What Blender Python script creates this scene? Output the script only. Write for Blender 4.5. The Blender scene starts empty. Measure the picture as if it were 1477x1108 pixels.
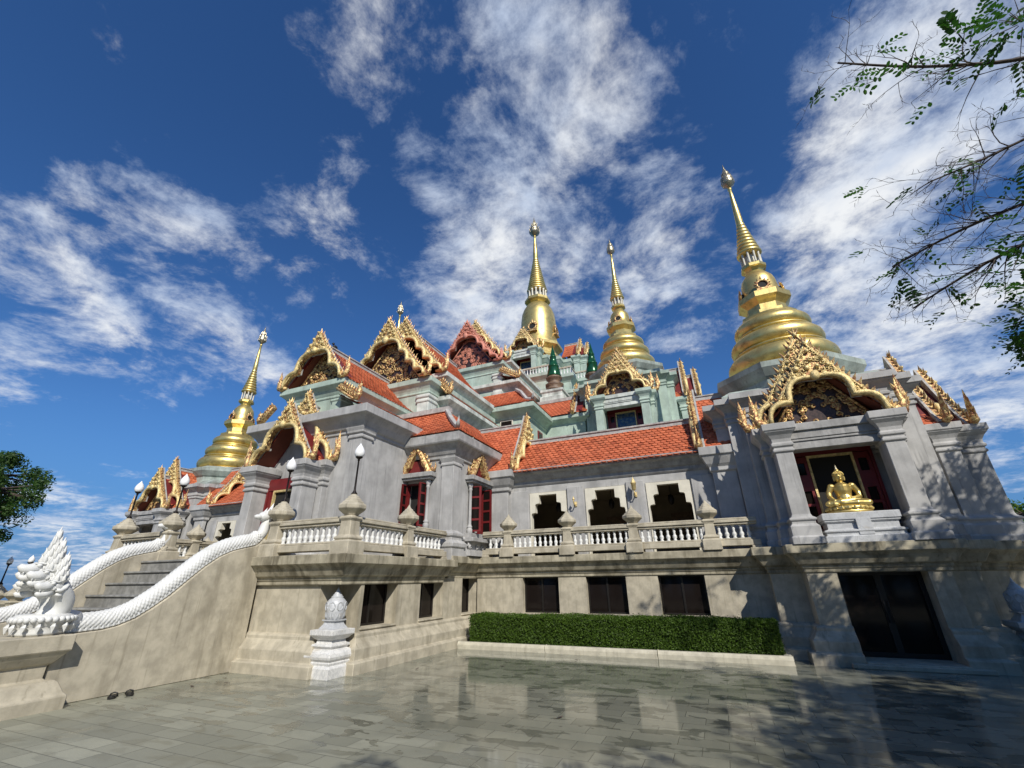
import bpy, bmesh, math, random
from mathutils import Vector, Matrix

random.seed(7)
sc = bpy.context.scene
COL = sc.collection
R_ = math.radians

# ------------------------------------------------------------------ camera
RX = Vector((0.91411814, 0.40527266, -0.01192028))
UP = Vector((0.17625887, -0.37074262, 0.91185674))
FW = Vector((-0.36513125, 0.83564585, 0.41033545))
cam = bpy.data.cameras.new("camera")
cam.sensor_width = 36.0
cam.lens = 628.08 / 1477 * 36.0
cam.clip_end = 20000
cam.clip_start = 0.05
camo = bpy.data.objects.new("camera", cam)
COL.objects.link(camo)
m = Matrix((RX, UP, -FW)).transposed().to_4x4()
m.translation = Vector((0, 0, 1.6))
camo.matrix_world = m
sc.camera = camo

# ------------------------------------------------------------------ light
SUN = Vector((1.0, -1.2, 1.25)).normalized()
sl = bpy.data.lights.new("sun", 'SUN')
sl.energy = 4.8
sl.angle = R_(0.53)
sl.color = (1.0, 0.95, 0.86)
so = bpy.data.objects.new("sun", sl)
COL.objects.link(so)
so.rotation_euler = (-SUN).to_track_quat('-Z', 'Y').to_euler()
so.location = SUN * 60
sc.view_settings.view_transform = 'Standard'
sc.view_settings.look = 'None'
sc.view_settings.exposure = 0.0
sc.view_settings.gamma = 1.0

# ------------------------------------------------------------------ node helpers
class NT:
    def __init__(s, tree):
        s.t = tree
        s.n = tree.nodes
        s.l = tree.links
    def node(s, typ, **kw):
        n = s.n.new(typ)
        for k, v in kw.items():
            setattr(n, k, v)
        return n
    def put(s, sock, v):
        if hasattr(v, 'is_linked'):
            s.l.new(v, sock)
        elif v is not None:
            sock.default_value = v
    def math(s, op, a, b=None, c=None, clamp=False):
        n = s.node('ShaderNodeMath', operation=op, use_clamp=clamp)
        s.put(n.inputs[0], a)
        if b is not None: s.put(n.inputs[1], b)
        if c is not None: s.put(n.inputs[2], c)
        return n.outputs[0]
    def vmath(s, op, a, b=None, out=0):
        n = s.node('ShaderNodeVectorMath', operation=op)
        s.put(n.inputs[0], a)
        if b is not None: s.put(n.inputs[1], b)
        return n.outputs[out]
    def mr(s, v, a, b, c=0.0, d=1.0, smooth=True):
        n = s.node('ShaderNodeMapRange', interpolation_type='SMOOTHSTEP' if smooth else 'LINEAR')
        s.put(n.inputs[0], v)
        for i, q in enumerate((a, b, c, d)):
            s.put(n.inputs[i + 1], q)
        return n.outputs[0]
    def noise(s, vec, scale, detail=4, rough=0.55, dist=0.0):
        n = s.node('ShaderNodeTexNoise')
        s.put(n.inputs['Vector'], vec)
        n.inputs['Scale'].default_value = scale
        n.inputs['Detail'].default_value = detail
        n.inputs['Roughness'].default_value = rough
        n.inputs['Distortion'].default_value = dist
        return n.outputs[0]
    def mix(s, f, a, b, mode='MIX'):
        n = s.node('ShaderNodeMix', data_type='RGBA', blend_type=mode)
        s.put(n.inputs[0], f)
        s.put(n.inputs[6], c4(a) if isinstance(a, tuple) else a)
        s.put(n.inputs[7], c4(b) if isinstance(b, tuple) else b)
        return n.outputs[2]

def c4(c):
    return (c[0], c[1], c[2], 1.0)

# ------------------------------------------------------------------ world
def px_dir(px, py):
    return (RX * (px - 738.5) - UP * (py - 554.0) + FW * 628.08).normalized()

def make_world():
    w = bpy.data.worlds.new("World")
    sc.world = w
    w.use_nodes = True
    nt = NT(w.node_tree)
    nt.n.clear()
    out = nt.node('ShaderNodeOutputWorld')
    sky = nt.node('ShaderNodeTexSky', sky_type='NISHITA')
    sky.sun_disc = False
    sky.sun_elevation = math.asin(SUN.z)
    sky.sun_rotation = math.atan2(SUN.x, SUN.y)
    sky.altitude = 60
    sky.air_density = 1.0
    sky.dust_density = 0.25
    sky.ozone_density = 3.0
    hs = nt.node('ShaderNodeHueSaturation')
    hs.inputs['Saturation'].default_value = 1.08
    hs.inputs['Value'].default_value = 1.0
    nt.l.new(sky.outputs[0], hs.inputs['Color'])
    bg = nt.node('ShaderNodeBackground')
    bg.inputs[1].default_value = 0.082
    tint = nt.mix(1.0, hs.outputs[0], (0.60, 0.95, 1.34), 'MULTIPLY')
    SKYCOL = tint
    tc = nt.node('ShaderNodeTexCoord')
    d = tc.outputs['Generated']
    d = nt.vmath('NORMALIZE', d)
    sep = nt.node('ShaderNodeSeparateXYZ')
    nt.l.new(d, sep.inputs[0])
    zz = nt.math('ADD', nt.math('MAXIMUM', sep.outputs[2], 0.0), 0.16)
    # sea air near the horizon keeps its blue
    hz = nt.mr(sep.outputs[2], -0.02, 0.34, 0.85, 0.0)
    nt.l.new(nt.mix(hz, SKYCOL, (0.95, 2.55, 6.0)), bg.inputs[0])
    cb = nt.node('ShaderNodeCombineXYZ')
    nt.l.new(nt.math('DIVIDE', sep.outputs[0], zz), cb.inputs[0])
    nt.l.new(nt.math('DIVIDE', sep.outputs[1], zz), cb.inputs[1])
    p = cb.outputs[0]
    # where the cloud banks stand in the sky: direction, angular radius (deg), weight
    banks = [((760, 20), 6, .95), ((730, 75), 5, .8), ((800, 110), 6, .95), ((860, 170), 6, .9), ((940, 180), 5, .7), ((780, 190), 5, .75), ((690, 190), 5, .85), ((640, 200), 5, .8),
             ((670, 255), 6, .85), ((760, 260), 6, .95), ((850, 250), 4, .6), ((740, 330), 6, .85), ((690, 370), 6, .95), ((790, 400), 6, .8), ((860, 370), 5, .8), ((930, 395), 6, .85), ((660, 430), 6, .95), ((730, 450), 6, .85), ((840, 440), 5, .7),
             ((945, 260), 4, .75), ((510, 95), 3, .66), ((480, 75), 3, .5), ((550, 135), 3, .66), ((625, 95), 4, .72), ((600, 45), 3, .5), ((530, 15), 4, .5), ((1010, 55), 4, .6),
             ((230, 330), 5, 0.77), ((160, 310), 4, 0.60), ((300, 370), 5, 0.69), ((60, 400), 6, 0.69), ((130, 430), 6, 0.82), ((210, 460), 6, 0.82), ((290, 490), 6, 0.77), ((350, 500), 5, 0.73), ((20, 480), 6, 0.69), ((100, 360), 4, .7),
             ((430, 405), 3, .55), ((480, 425), 3, .5), ((400, 300), 3, .5), ((490, 330), 3, .55), ((555, 380), 3, .55), ((110, 765), 4, .85), ((150, 762), 3, .7), ((40, 760), 4, .6),
             ((1170, 330), 6, .95), ((1230, 300), 6, 1.0), ((1270, 380), 7, 1.0), ((1340, 200), 9, 1.0), ((1420, 90), 10, 1.0), ((1330, 330), 9, 1.0), ((1430, 260), 10, 1.0), ((1240, 220), 4, .8),
             ((1250, 480), 7, 1.0), ((1340, 480), 8, 1.0), ((1430, 430), 10, 1.0), ((1470, 540), 8, .9), ((1060, 430), 5, .72), ((1010, 340), 5, .62), ((1100, 370), 4, .6), ((980, 480), 4, .7),
             ((1330, 30), 6, .7), ((1440, 610), 5, .6), ((190, 70), 2, .3), ((230, 190), 3, .5), ((510, 235), 3, .5)]
    acc = None
    for (q, rad, wt) in banks:
        c = px_dir(*q)
        dt = nt.vmath('DOT_PRODUCT', d, tuple(c), out=1)
        mk = nt.mr(dt, math.cos(R_(rad * 1.9)), math.cos(R_(rad * 0.1)), 0.0, wt)
        acc = mk if acc is None else nt.math('MAXIMUM', acc, mk)
    n1 = nt.noise(p, 3.3, 13, 0.66, 0.28)
    n2 = nt.noise(nt.vmath('ADD', p, (4.1, 2.3, 0)), 12.0, 9, 0.68, 0.25)
    dens = nt.math('ADD', nt.math('MULTIPLY', n1, 3.2), nt.math('MULTIPLY', n2, 1.1))
    dens = nt.math('ADD', dens, nt.math('MULTIPLY', acc, 1.12))
    al = nt.mr(dens, 2.68, 3.70, 0.0, 0.96)
    # thicker parts read a little greyer underneath
    shade = nt.mr(nt.noise(nt.vmath('ADD', p, (0.06, -0.07, 0)), 3.2, 5, 0.55, 0.2), 0.38, 0.66, 0.0, 1.0)
    ccol = nt.mix(shade, (0.56, 0.66, 0.84), (0.96, 0.98, 1.0))
    bg2 = nt.node('ShaderNodeBackground')
    nt.l.new(ccol, bg2.inputs[0])
    bg2.inputs[1].default_value = 0.96
    mx = nt.node('ShaderNodeMixShader')
    nt.l.new(al, mx.inputs[0])
    nt.l.new(bg.outputs[0], mx.inputs[1])
    nt.l.new(bg2.outputs[0], mx.inputs[2])
    nt.l.new(mx.outputs[0], out.inputs[0])
make_world()

# ------------------------------------------------------------------ materials
def mat(name, base, rough=0.7, metal=0.0, spec=0.5, var=0.12, scale=3.0, bump=0.0, bscale=40.0, extra=None, bdist=0.01):
    mm = bpy.data.materials.new(name)
    mm.use_nodes = True
    nt = NT(mm.node_tree)
    b = nt.n['Principled BSDF']
    tc = nt.node('ShaderNodeNewGeometry')
    pos = tc.outputs['Position']
    col = None
    if var > 0:
        nz = nt.noise(pos, scale, 5, 0.6)
        dk = tuple(max(0, c * (1 - var * 1.6)) for c in base)
        lt = tuple(min(1, c * (1 + var)) for c in base)
        col = nt.mix(nt.mr(nz, 0.3, 0.7), dk, lt)
    else:
        col = None
        b.inputs['Base Color'].default_value = c4(base)
    b.inputs['Roughness'].default_value = rough
    b.inputs['Metallic'].default_value = metal
    b.inputs['Specular IOR Level'].default_value = spec
    if bump > 0:
        bn = nt.node('ShaderNodeBump')
        bn.inputs['Strength'].default_value = bump
        bn.inputs['Distance'].default_value = bdist
        nt.l.new(nt.noise(pos, bscale, 5, 0.6), bn.inputs['Height'])
        nt.l.new(bn.outputs[0], b.inputs['Normal'])
    if extra:
        col = extra(nt, b, pos, col) or col
    if col is not None:
        nt.l.new(col, b.inputs['Base Color'])
    return mm

def stretch(nt, pos, s):
    return nt.vmath('MULTIPLY', pos, s)

def stains(amount, tint, lo=0.52, hi=0.72, vs=(1.6, 1.6, 0.35)):
    def f(nt, b, pos, col):
        st = nt.noise(stretch(nt, pos, vs), 1.0, 6, 0.62, 0.3)
        k = nt.mr(st, lo, hi, 0.0, amount)
        col = nt.mix(k, col, tint)
        fine = nt.noise(stretch(nt, pos, (15, 15, 0.8)), 1.0, 5, 0.6)
        k2 = nt.mr(fine, 0.55, 0.72, 0.0, amount * 0.75)
        return nt.mix(k2, col, tint)
    return f

def gold_extra(nt, b, pos, col):
    n = nt.noise(pos, 2.2, 6, 0.65, 0.5)
    k = nt.mr(n, 0.46, 0.72, 0.0, 0.8)
    fl = nt.noise(pos, 11.0, 5, 0.7)
    col = nt.mix(nt.mr(fl, 0.60, 0.70, 0.0, 0.7), col, (0.16, 0.12, 0.06))
    rr = nt.mr(n, 0.3, 0.7, 0.30, 0.50)
    nt.l.new(rr, b.inputs['Roughness'])
    return nt.mix(k, col, (0.30, 0.20, 0.08))

def gilt_extra(nt, b, pos, col):
    n = nt.noise(pos, 16, 4, 0.6)
    k = nt.mr(n, 0.42, 0.58, 0.0, 0.85)
    return nt.mix(k, col, (0.27, 0.085, 0.045))

def tile_extra(nt, b, pos, col):
    g = nt.node('ShaderNodeNewGeometry')
    r = g.outputs['Random Per Island']
    cr = nt.node('ShaderNodeValToRGB')
    e = cr.color_ramp.elements
    e[0].position = 0.0; e[0].color = (0.33, 0.078, 0.034, 1)
    e[1].position = 1.0; e[1].color = (0.60, 0.165, 0.072, 1)
    e2 = cr.color_ramp.elements.new(0.08); e2.color = (0.45, 0.112, 0.047, 1)
    nt.l.new(r, cr.inputs[0])
    n = nt.noise(pos, 1.3, 5, 0.6)
    return nt.mix(nt.mr(n, 0.50, 0.74, 0, 0.45), cr.outputs[0], (0.24, 0.085, 0.05))

def marble_extra(nt, b, pos, col):
    n = nt.noise(stretch(nt, pos, (5, 5, 3)), 1.0, 8, 0.65, 1.6)
    v = nt.math('ABSOLUTE', nt.math('SUBTRACT', n, 0.5))
    col = nt.mix(nt.mr(v, 0.0, 0.05, 0.42, 0.0), col, (0.30, 0.31, 0.32))
    n2 = nt.noise(stretch(nt, pos, (3, 3, 6)), 1.0, 5, 0.6)
    return nt.mix(nt.mr(n2, 0.55, 0.75, 0, 0.5), col, (0.42, 0.34, 0.22))

def mottled_glass(nt, b, pos, col):  # random mix of two blue glass tones
    n = nt.noise(pos, 9.0, 3, 0.6)
    return nt.mix(nt.mr(n, 0.45, 0.6), (0.02, 0.05, 0.12), (0.09, 0.12, 0.13))

M = {}
M['tan'] = mat('tan_plaster', (0.455, 0.41, 0.315), 0.85, var=0.13, scale=4, bump=0.4, bscale=60, extra=stains(0.58, (0.19, 0.165, 0.115), .48, .72, (1.8, 1.8, .4)), spec=0.3)
M['tan_dark'] = mat('weathered_tan_stone', (0.40, 0.36, 0.265), 0.85, var=0.16, scale=4, bump=0.4, bscale=60, extra=stains(0.85, (0.11, 0.095, 0.062), 0.44, 0.66, (2.2, 2.2, .5)), spec=0.3)
M['grey'] = mat('grey_plaster', (0.425, 0.418, 0.405), 0.82, var=0.12, scale=2.0, bump=0.4, bscale=45, extra=stains(0.62, (0.17, 0.168, 0.165), .48, .74, (2.2, 2.2, .28)), spec=0.3)
M['grey_trim'] = mat('grey_cornice', (0.36, 0.352, 0.34), 0.8, var=0.16, scale=4, bump=0.35, bscale=50, extra=stains(0.7, (0.17, 0.17, 0.165)), spec=0.3)
M['green'] = mat('pale_green_plaster', (0.41, 0.50, 0.425), 0.8, var=0.12, scale=2.0, bump=0.3, bscale=50, extra=stains(0.6, (0.18, 0.215, 0.18), .48, .74, (2.0, 2.0, .3)), spec=0.3)
M['green_trim'] = mat('pale_green_cornice', (0.60, 0.63, 0.575), 0.8, var=0.14, scale=3, bump=0.3, bscale=50, extra=stains(0.7, (0.19, 0.20, 0.175), .46, .72), spec=0.3)
M['platform'] = mat('weathered_green_slab', (0.34, 0.39, 0.345), 0.85, var=0.15, scale=3, bump=0.3, bscale=50, extra=stains(0.8, (0.15, 0.16, 0.14), .42, .68))
M['cap'] = mat('ridge_mortar', (0.42, 0.405, 0.38), 0.9, var=0.15, scale=7, bump=0.4, bscale=40, extra=stains(0.6, (0.2, 0.19, 0.17)), spec=0.2)
M['tile'] = mat('terracotta_roof_tile', (0.5, 0.12, 0.04), 0.55, var=0.05, scale=2, extra=tile_extra, spec=0.4)
M['tilebed'] = mat('roof_bed', (0.14, 0.035, 0.018), 0.9, var=0.1)
M['gold'] = mat('gold_paint', (0.76, 0.585, 0.215), 0.40, metal=0.82, var=0.08, scale=3, bump=0.12, bscale=18, extra=gold_extra, bdist=0.02)
M['gilt'] = mat('gilded_carving', (0.74, 0.545, 0.235), 0.42, metal=0.5, var=0.12, scale=9, bump=0.6, bscale=34, extra=gilt_extra, bdist=0.03)
M['giltb'] = mat('bright_gilding', (0.80, 0.625, 0.29), 0.46, metal=0.35, var=0.22, scale=14, bump=0.8, bscale=60, bdist=0.02)
M['pink'] = mat('pink_faded_carving', (0.62, 0.25, 0.17), 0.6, metal=0.1, var=0.15, scale=8, bump=0.6, bscale=34, bdist=0.03)
M['redwood'] = mat('red_painted_wood', (0.16, 0.016, 0.017), 0.45, var=0.1, scale=5, bump=0.1)
M['soffit'] = mat('red_soffit', (0.14, 0.012, 0.012), 0.6, var=0.1, scale=5)
M['tymp'] = mat('dark_mosaic', (0.055, 0.03, 0.025), 0.4, var=0.4, scale=20)
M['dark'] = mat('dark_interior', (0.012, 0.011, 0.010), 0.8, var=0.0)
M['room'] = mat('room_plaster', (0.20, 0.16, 0.11), 0.8, var=0.1)
M['glass'] = mat('dark_glass', (0.012, 0.009, 0.008), 0.06, var=0.0, spec=0.18)
M['frame'] = mat('black_aluminium', (0.02, 0.017, 0.015), 0.4, metal=0.3, var=0.0)
M['stained'] = mat('blue_leaded_glass', (0.03, 0.06, 0.12), 0.12, var=0.05, extra=mottled_glass)
M['kerb'] = mat('kerb_stone', (0.50, 0.465, 0.365), 0.8, var=0.1, scale=6, extra=stains(0.5, (0.22, 0.20, 0.15)))
M['cream'] = mat('cream_trim', (0.68, 0.64, 0.53), 0.75, var=0.06, scale=4, extra=stains(0.25, (0.42, 0.38, 0.29)))
M['white'] = mat('white_paint', (0.66, 0.66, 0.635), 0.55, var=0.05, scale=5, bump=0.15, bscale=60, extra=stains(0.28, (0.42, 0.42, 0.38)))
M['marble'] = mat('veined_marble', (0.70, 0.69, 0.66), 0.35, var=0.06, scale=5, extra=marble_extra)
M['marble_grey'] = mat('grey_marble', (0.50, 0.51, 0.52), 0.4, var=0.08, scale=5, extra=marble_extra)
M['iron'] = mat('dark_iron', (0.02, 0.015, 0.013), 0.45, metal=0.6, var=0.0)
M['globe'] = mat('opal_glass', (0.85, 0.85, 0.84), 0.2, var=0.0)
M['crystal'] = mat('silver_crystal', (0.40, 0.35, 0.24), 0.34, metal=0.75, var=0.1, scale=20, bump=0.5, bscale=25, bdist=0.03)
M['greenglaze'] = mat('green_glaze', (0.012, 0.085, 0.035), 0.22, metal=0.3, var=0.2, scale=6)
M['brownglaze'] = mat('brown_stone', (0.17, 0.11, 0.07), 0.5, var=0.25, scale=9, bump=0.4, bscale=30)
M['step'] = mat('stair_stone', (0.25, 0.245, 0.225), 0.6, var=0.2, scale=6, bump=0.2, extra=stains(0.55, (0.11, 0.105, 0.09)))
M['shoe'] = mat('black_rubber', (0.012, 0.012, 0.012), 0.5, var=0.0)
M['bark'] = mat('bark', (0.075, 0.055, 0.042), 0.85, var=0.25, scale=12, bump=0.5, bscale=40)
M['bird'] = mat('bird_feathers', (0.01, 0.01, 0.012), 0.5, var=0.0)

def leaf_mat(name, a, b, tr=0.35):
    mm = bpy.data.materials.new(name)
    mm.use_nodes = True
    nt = NT(mm.node_tree)
    bs = nt.n['Principled BSDF']
    g = nt.node('ShaderNodeNewGeometry')
    col = nt.mix(g.outputs['Random Per Island'], a, b)
    nt.l.new(col, bs.inputs['Base Color'])
    bs.inputs['Roughness'].default_value = 0.55
    bs.inputs['Specular IOR Level'].default_value = 0.3
    t = nt.node('ShaderNodeBsdfTranslucent')
    nt.l.new(nt.mix(0.5, col, (a[0] * 2, b[1] * 1.8, a[2])), t.inputs[0])
    mx = nt.node('ShaderNodeMixShader')
    mx.inputs[0].default_value = tr
    nt.l.new(bs.outputs[0], mx.inputs[1])
    nt.l.new(t.outputs[0], mx.inputs[2])
    nt.l.new(mx.outputs[0], nt.n['Material Output'].inputs[0])
    return mm
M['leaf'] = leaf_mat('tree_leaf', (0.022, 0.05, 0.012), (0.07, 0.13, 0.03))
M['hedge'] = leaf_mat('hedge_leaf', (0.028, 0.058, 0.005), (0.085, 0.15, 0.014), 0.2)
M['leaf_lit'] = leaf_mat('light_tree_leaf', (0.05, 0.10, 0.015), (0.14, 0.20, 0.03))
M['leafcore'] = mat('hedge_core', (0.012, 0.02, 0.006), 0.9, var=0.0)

def ground_mat():
    mm = bpy.data.materials.new('wet_granite_paving')
    mm.use_nodes = True
    nt = NT(mm.node_tree)
    b = nt.n['Principled BSDF']
    g = nt.node('ShaderNodeNewGeometry')
    pos = g.outputs['Position']
    mp = nt.node('ShaderNodeMapping')
    mp.inputs['Rotation'].default_value = (0, 0, 0)
    nt.l.new(pos, mp.inputs[0])
    def brick(bias_c1, bias_c2, mortar):
        br = nt.node('ShaderNodeTexBrick')
        br.offset = 0.5
        br.inputs['Scale'].default_value = 1.0
        br.inputs['Brick Width'].default_value = 0.50
        br.inputs['Row Height'].default_value = 0.27
        br.inputs['Mortar Size'].default_value = 0.005
        br.inputs['Mortar Smooth'].default_value = 0.2
        br.inputs['Color1'].default_value = bias_c1
        br.inputs['Color2'].default_value = bias_c2
        br.inputs['Mortar'].default_value = mortar
        nt.l.new(mp.outputs[0], br.inputs['Vector'])
        return br
    br = brick((0.22, 0.22, 0.165, 1), (0.37, 0.365, 0.275, 1), (0.08, 0.08, 0.06, 1))
    fine = nt.noise(pos, 90, 3, 0.7)
    col = nt.mix(nt.mr(fine, 0.35, 0.65, 0.0, 0.35), br.outputs[0], (0.16, 0.16, 0.135))
    big = nt.noise(pos, 0.55, 6, 0.62, 0.4)
    # slabs hold water differently: mix a per-slab value in
    br2 = brick((0, 0, 0, 1), (1, 1, 1, 1), (0.4, 0.4, 0.4, 1))
    slab = nt.node('ShaderNodeRGBToBW')
    nt.l.new(br2.outputs[0], slab.inputs[0])
    sep = nt.node('ShaderNodeSeparateXYZ')
    nt.l.new(pos, sep.inputs[0])
    near = nt.mr(nt.math('ADD', nt.math('MULTIPLY', sep.outputs[1], 0.8), nt.math('MULTIPLY', sep.outputs[0], 0.3)), 1.7, 4.6, -0.14, 0.12)
    wet = nt.math('ADD', nt.math('ADD', big, nt.math('MULTIPLY', slab.outputs[0], 0.10)), near)
    wetk = nt.mr(wet, 0.50, 0.60)
    damp = nt.mr(wet, 0.38, 0.55)
    col = nt.mix(nt.math('MULTIPLY', damp, 0.38), col, (0.12, 0.125, 0.10))
    spots = nt.noise(stretch(nt, pos, (2.0, 4.2, 1)), 1.0, 3, 0.5, 0.25)
    pud = nt.math('MULTIPLY', nt.mr(spots, 0.555, 0.585), nt.mr(sep.outputs[1], 3.5, 6.0, 0.4, 1.0))
    wetk = nt.math('MAXIMUM', wetk, nt.math('MULTIPLY', pud, 0.8))
    col = nt.mix(nt.math('MULTIPLY', pud, 0.62), col, (0.06, 0.065, 0.05))
    nt.l.new(col, b.inputs['Base Color'])
    rr = nt.mr(wetk, 0.0, 1.0, 0.46, 0.07, smooth=False)
    nt.l.new(rr, b.inputs['Roughness'])
    b.inputs['Specular IOR Level'].default_value = 0.5
    bn = nt.node('ShaderNodeBump')
    bn.inputs['Distance'].default_value = 0.004
    nt.l.new(nt.math('SUBTRACT', 0.5, nt.math('MULTIPLY', wetk, 0.46)), bn.inputs['Strength'])
    h = nt.math('ADD', nt.math('MULTIPLY', fine, 0.6), nt.math('MULTIPLY', br.outputs[1], -1.0))
    nt.l.new(h, bn.inputs['Height'])
    nt.l.new(bn.outputs[0], b.inputs['Normal'])
    return mm
M['paving'] = ground_mat()
M['grass'] = mat('hill_scrub', (0.05, 0.085, 0.025), 0.9, var=0.3, scale=0.3)
M['sea'] = mat('sea_water', (0.03, 0.09, 0.16), 0.25, var=0.1, scale=0.01)

# ------------------------------------------------------------------ mesh builder
ORI = {}

def rect(x0, y0, x1, y1):
    return [(x0, y0), (x1, y0), (x1, y1), (x0, y1)]

def offset_poly(poly, d):
    n = len(poly)
    out = []
    for i in range(n):
        a = Vector(poly[i - 1]); b = Vector(poly[i]); c = Vector(poly[(i + 1) % n])
        e1 = (b - a).normalized(); e2 = (c - b).normalized()
        n1 = Vector((e1.y, -e1.x)); n2 = Vector((e2.y, -e2.x))
        k = 1 + n1.dot(n2)
        out.append(b + (n1 + n2) * (d / k))
    return out

class MB:
    def __init__(s):
        s.v = []; s.f = []; s.sm = []; s.mi = []; s.cur = 0
    def add(s, vs, fs, smooth=False, X=None):
        o = len(s.v)
        if X is not None:
            vs = [X @ Vector(v) for v in vs]
        s.v.extend([tuple(v) for v in vs])
        for f in fs:
            s.f.append([i + o for i in f]); s.sm.append(smooth); s.mi.append(s.cur)
        return s
    def box(s, x0, y0, z0, x1, y1, z1, X=None):
        vs = [(x0, y0, z0), (x1, y0, z0), (x1, y1, z0), (x0, y1, z0), (x0, y0, z1), (x1, y0, z1), (x1, y1, z1), (x0, y1, z1)]
        return s.add(vs, [(3, 2, 1, 0), (4, 5, 6, 7), (0, 1, 5, 4), (1, 2, 6, 5), (2, 3, 7, 6), (3, 0, 4, 7)], False, X)
    def ring(s, poly, prof, top=True, bottom=False, X=None):
        n = len(poly); vs = []; fs = []
        for (d, z) in prof:
            for p in offset_poly(poly, d):
                vs.append((p.x, p.y, z))
        for k in range(len(prof) - 1):
            for i in range(n):
                j = (i + 1) % n
                fs.append((k * n + i, k * n + j, (k + 1) * n + j, (k + 1) * n + i))
        if top: fs.append(tuple(range((len(prof) - 1) * n, len(prof) * n)))
        if bottom: fs.append(tuple(reversed(range(n))))
        return s.add(vs, fs, False, X)
    def lathe(s, prof, n=16, c=(0, 0, 0), smooth=True, cap=True, X=None, ph=0.0):
        vs = []; fs = []
        for (r, z) in prof:
            for i in range(n):
                a = 2 * math.pi * (i + ph) / n
                vs.append((c[0] + r * math.cos(a), c[1] + r * math.sin(a), c[2] + z))
        for k in range(len(prof) - 1):
            for i in range(n):
                j = (i + 1) % n
                fs.append((k * n + i, k * n + j, (k + 1) * n + j, (k + 1) * n + i))
        if cap:
            fs.append(tuple(range((len(prof) - 1) * n, len(prof) * n)))
            fs.append(tuple(reversed(range(n))))
        return s.add(vs, fs, smooth, X)
    def tube(s, pts, rad, n=8, smooth=True, X=None, cap=True):
        pts = [Vector(p) for p in pts]
        if not hasattr(rad, '__len__'): rad = [rad] * len(pts)
        vs = []; fs = []
        ref = None
        for i, p in enumerate(pts):
            a = pts[max(i - 1, 0)]; b = pts[min(i + 1, len(pts) - 1)]
            t = (b - a)
            if t.length < 1e-9: t = Vector((0, 0, 1))
            t.normalize()
            if ref is None:
                ref = Vector((0, 0, 1)) if abs(t.z) < 0.9 else Vector((1, 0, 0))
            u = ref - t * ref.dot(t)
            if u.length < 1e-6: u = t.orthogonal()
            u.normalize(); ref = u
            w = t.cross(u)
            for k in range(n):
                an = 2 * math.pi * k / n
                vs.append(p + (u * math.cos(an) + w * math.sin(an)) * max(rad[i], 0.0004))
        m_ = len(pts)
        for i in range(m_ - 1):
            for k in range(n):
                j = (k + 1) % n
                fs.append((i * n + k, i * n + j, (i + 1) * n + j, (i + 1) * n + k))
        if cap:
            fs.append(tuple(reversed(range(n)))); fs.append(tuple(range((m_ - 1) * n, m_ * n)))
        return s.add(vs, fs, smooth, X)
    def blob(s, c, r, n=8, m_=5, X=None, smooth=True):
        if not hasattr(r, '__len__'): r = (r, r, r)
        vs = [(c[0], c[1], c[2] - r[2])]; fs = []
        for j in range(1, m_):
            ph = -math.pi / 2 + math.pi * j / m_
            for i in range(n):
                a = 2 * math.pi * i / n
                vs.append((c[0] + r[0] * math.cos(ph) * math.cos(a), c[1] + r[1] * math.cos(ph) * math.sin(a), c[2] + r[2] * math.sin(ph)))
        vs.append((c[0], c[1], c[2] + r[2]))
        for i in range(n):
            fs.append((0, 1 + (i + 1) % n, 1 + i))
        for j in range(m_ - 2):
            for i in range(n):
                a = 1 + j * n + i; b = 1 + j * n + (i + 1) % n
                fs.append((a, b, b + n, a + n))
        t = len(vs) - 1; q = 1 + (m_ - 2) * n
        for i in range(n):
            fs.append((q + i, q + (i + 1) % n, t))
        return s.add(vs, fs, smooth, X)
    def ext(s, poly, y0, y1, X=None):
        """polygon in x,z pushed from y0 to y1"""
        n = len(poly)
        vs = [(p[0], y0, p[1]) for p in poly] + [(p[0], y1, p[1]) for p in poly]
        fs = [tuple(range(n)), tuple(reversed(range(n, 2 * n)))]
        for i in range(n):
            j = (i + 1) % n
            fs.append((i, i + n, j + n, j))
        return s.add(vs, fs, False, X)
    def leafshape(s, base, tip, w, t, X=None):
        """a flame: diamond section swelling low and tapering to the tip"""
        b = Vector(base); e = Vector(tip); ax = e - b
        side = ax.cross(Vector((0, 1, 0)))
        if side.length < 1e-6: side = Vector((1, 0, 0))
        side.normalize(); dp = Vector((0, 1, 0))
        c = b + ax * 0.3
        vs = [b - side * w * .35, b + side * w * .35, c - side * w * .5, c - dp * t, c + side * w * .5, c + dp * t, e]
        fs = [(0, 3, 2), (0, 1, 3), (1, 4, 3), (2, 3, 6), (3, 4, 6), (4, 5, 6), (5, 2, 6), (0, 2, 5), (1, 5, 4), (0, 5, 1)]
        return s.add(vs, fs, False, X)
    def curl(s, c, r, turns, tr, a0, sgn=1, n=9, X=None):
        """a spiral scroll in the x,z plane"""
        pts = []; rad = []
        for i in range(n):
            t = i / (n - 1)
            a = a0 + sgn * turns * 2 * math.pi * t
            rr = r * (1 - 0.82 * t)
            pts.append((c[0] + rr * math.cos(a), c[1] - 0.5 * tr * t, c[2] + rr * math.sin(a)))
            rad.append(tr * (0.65 + 0.6 * t))
        return s.tube(pts, rad, 5, True, X)
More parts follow.
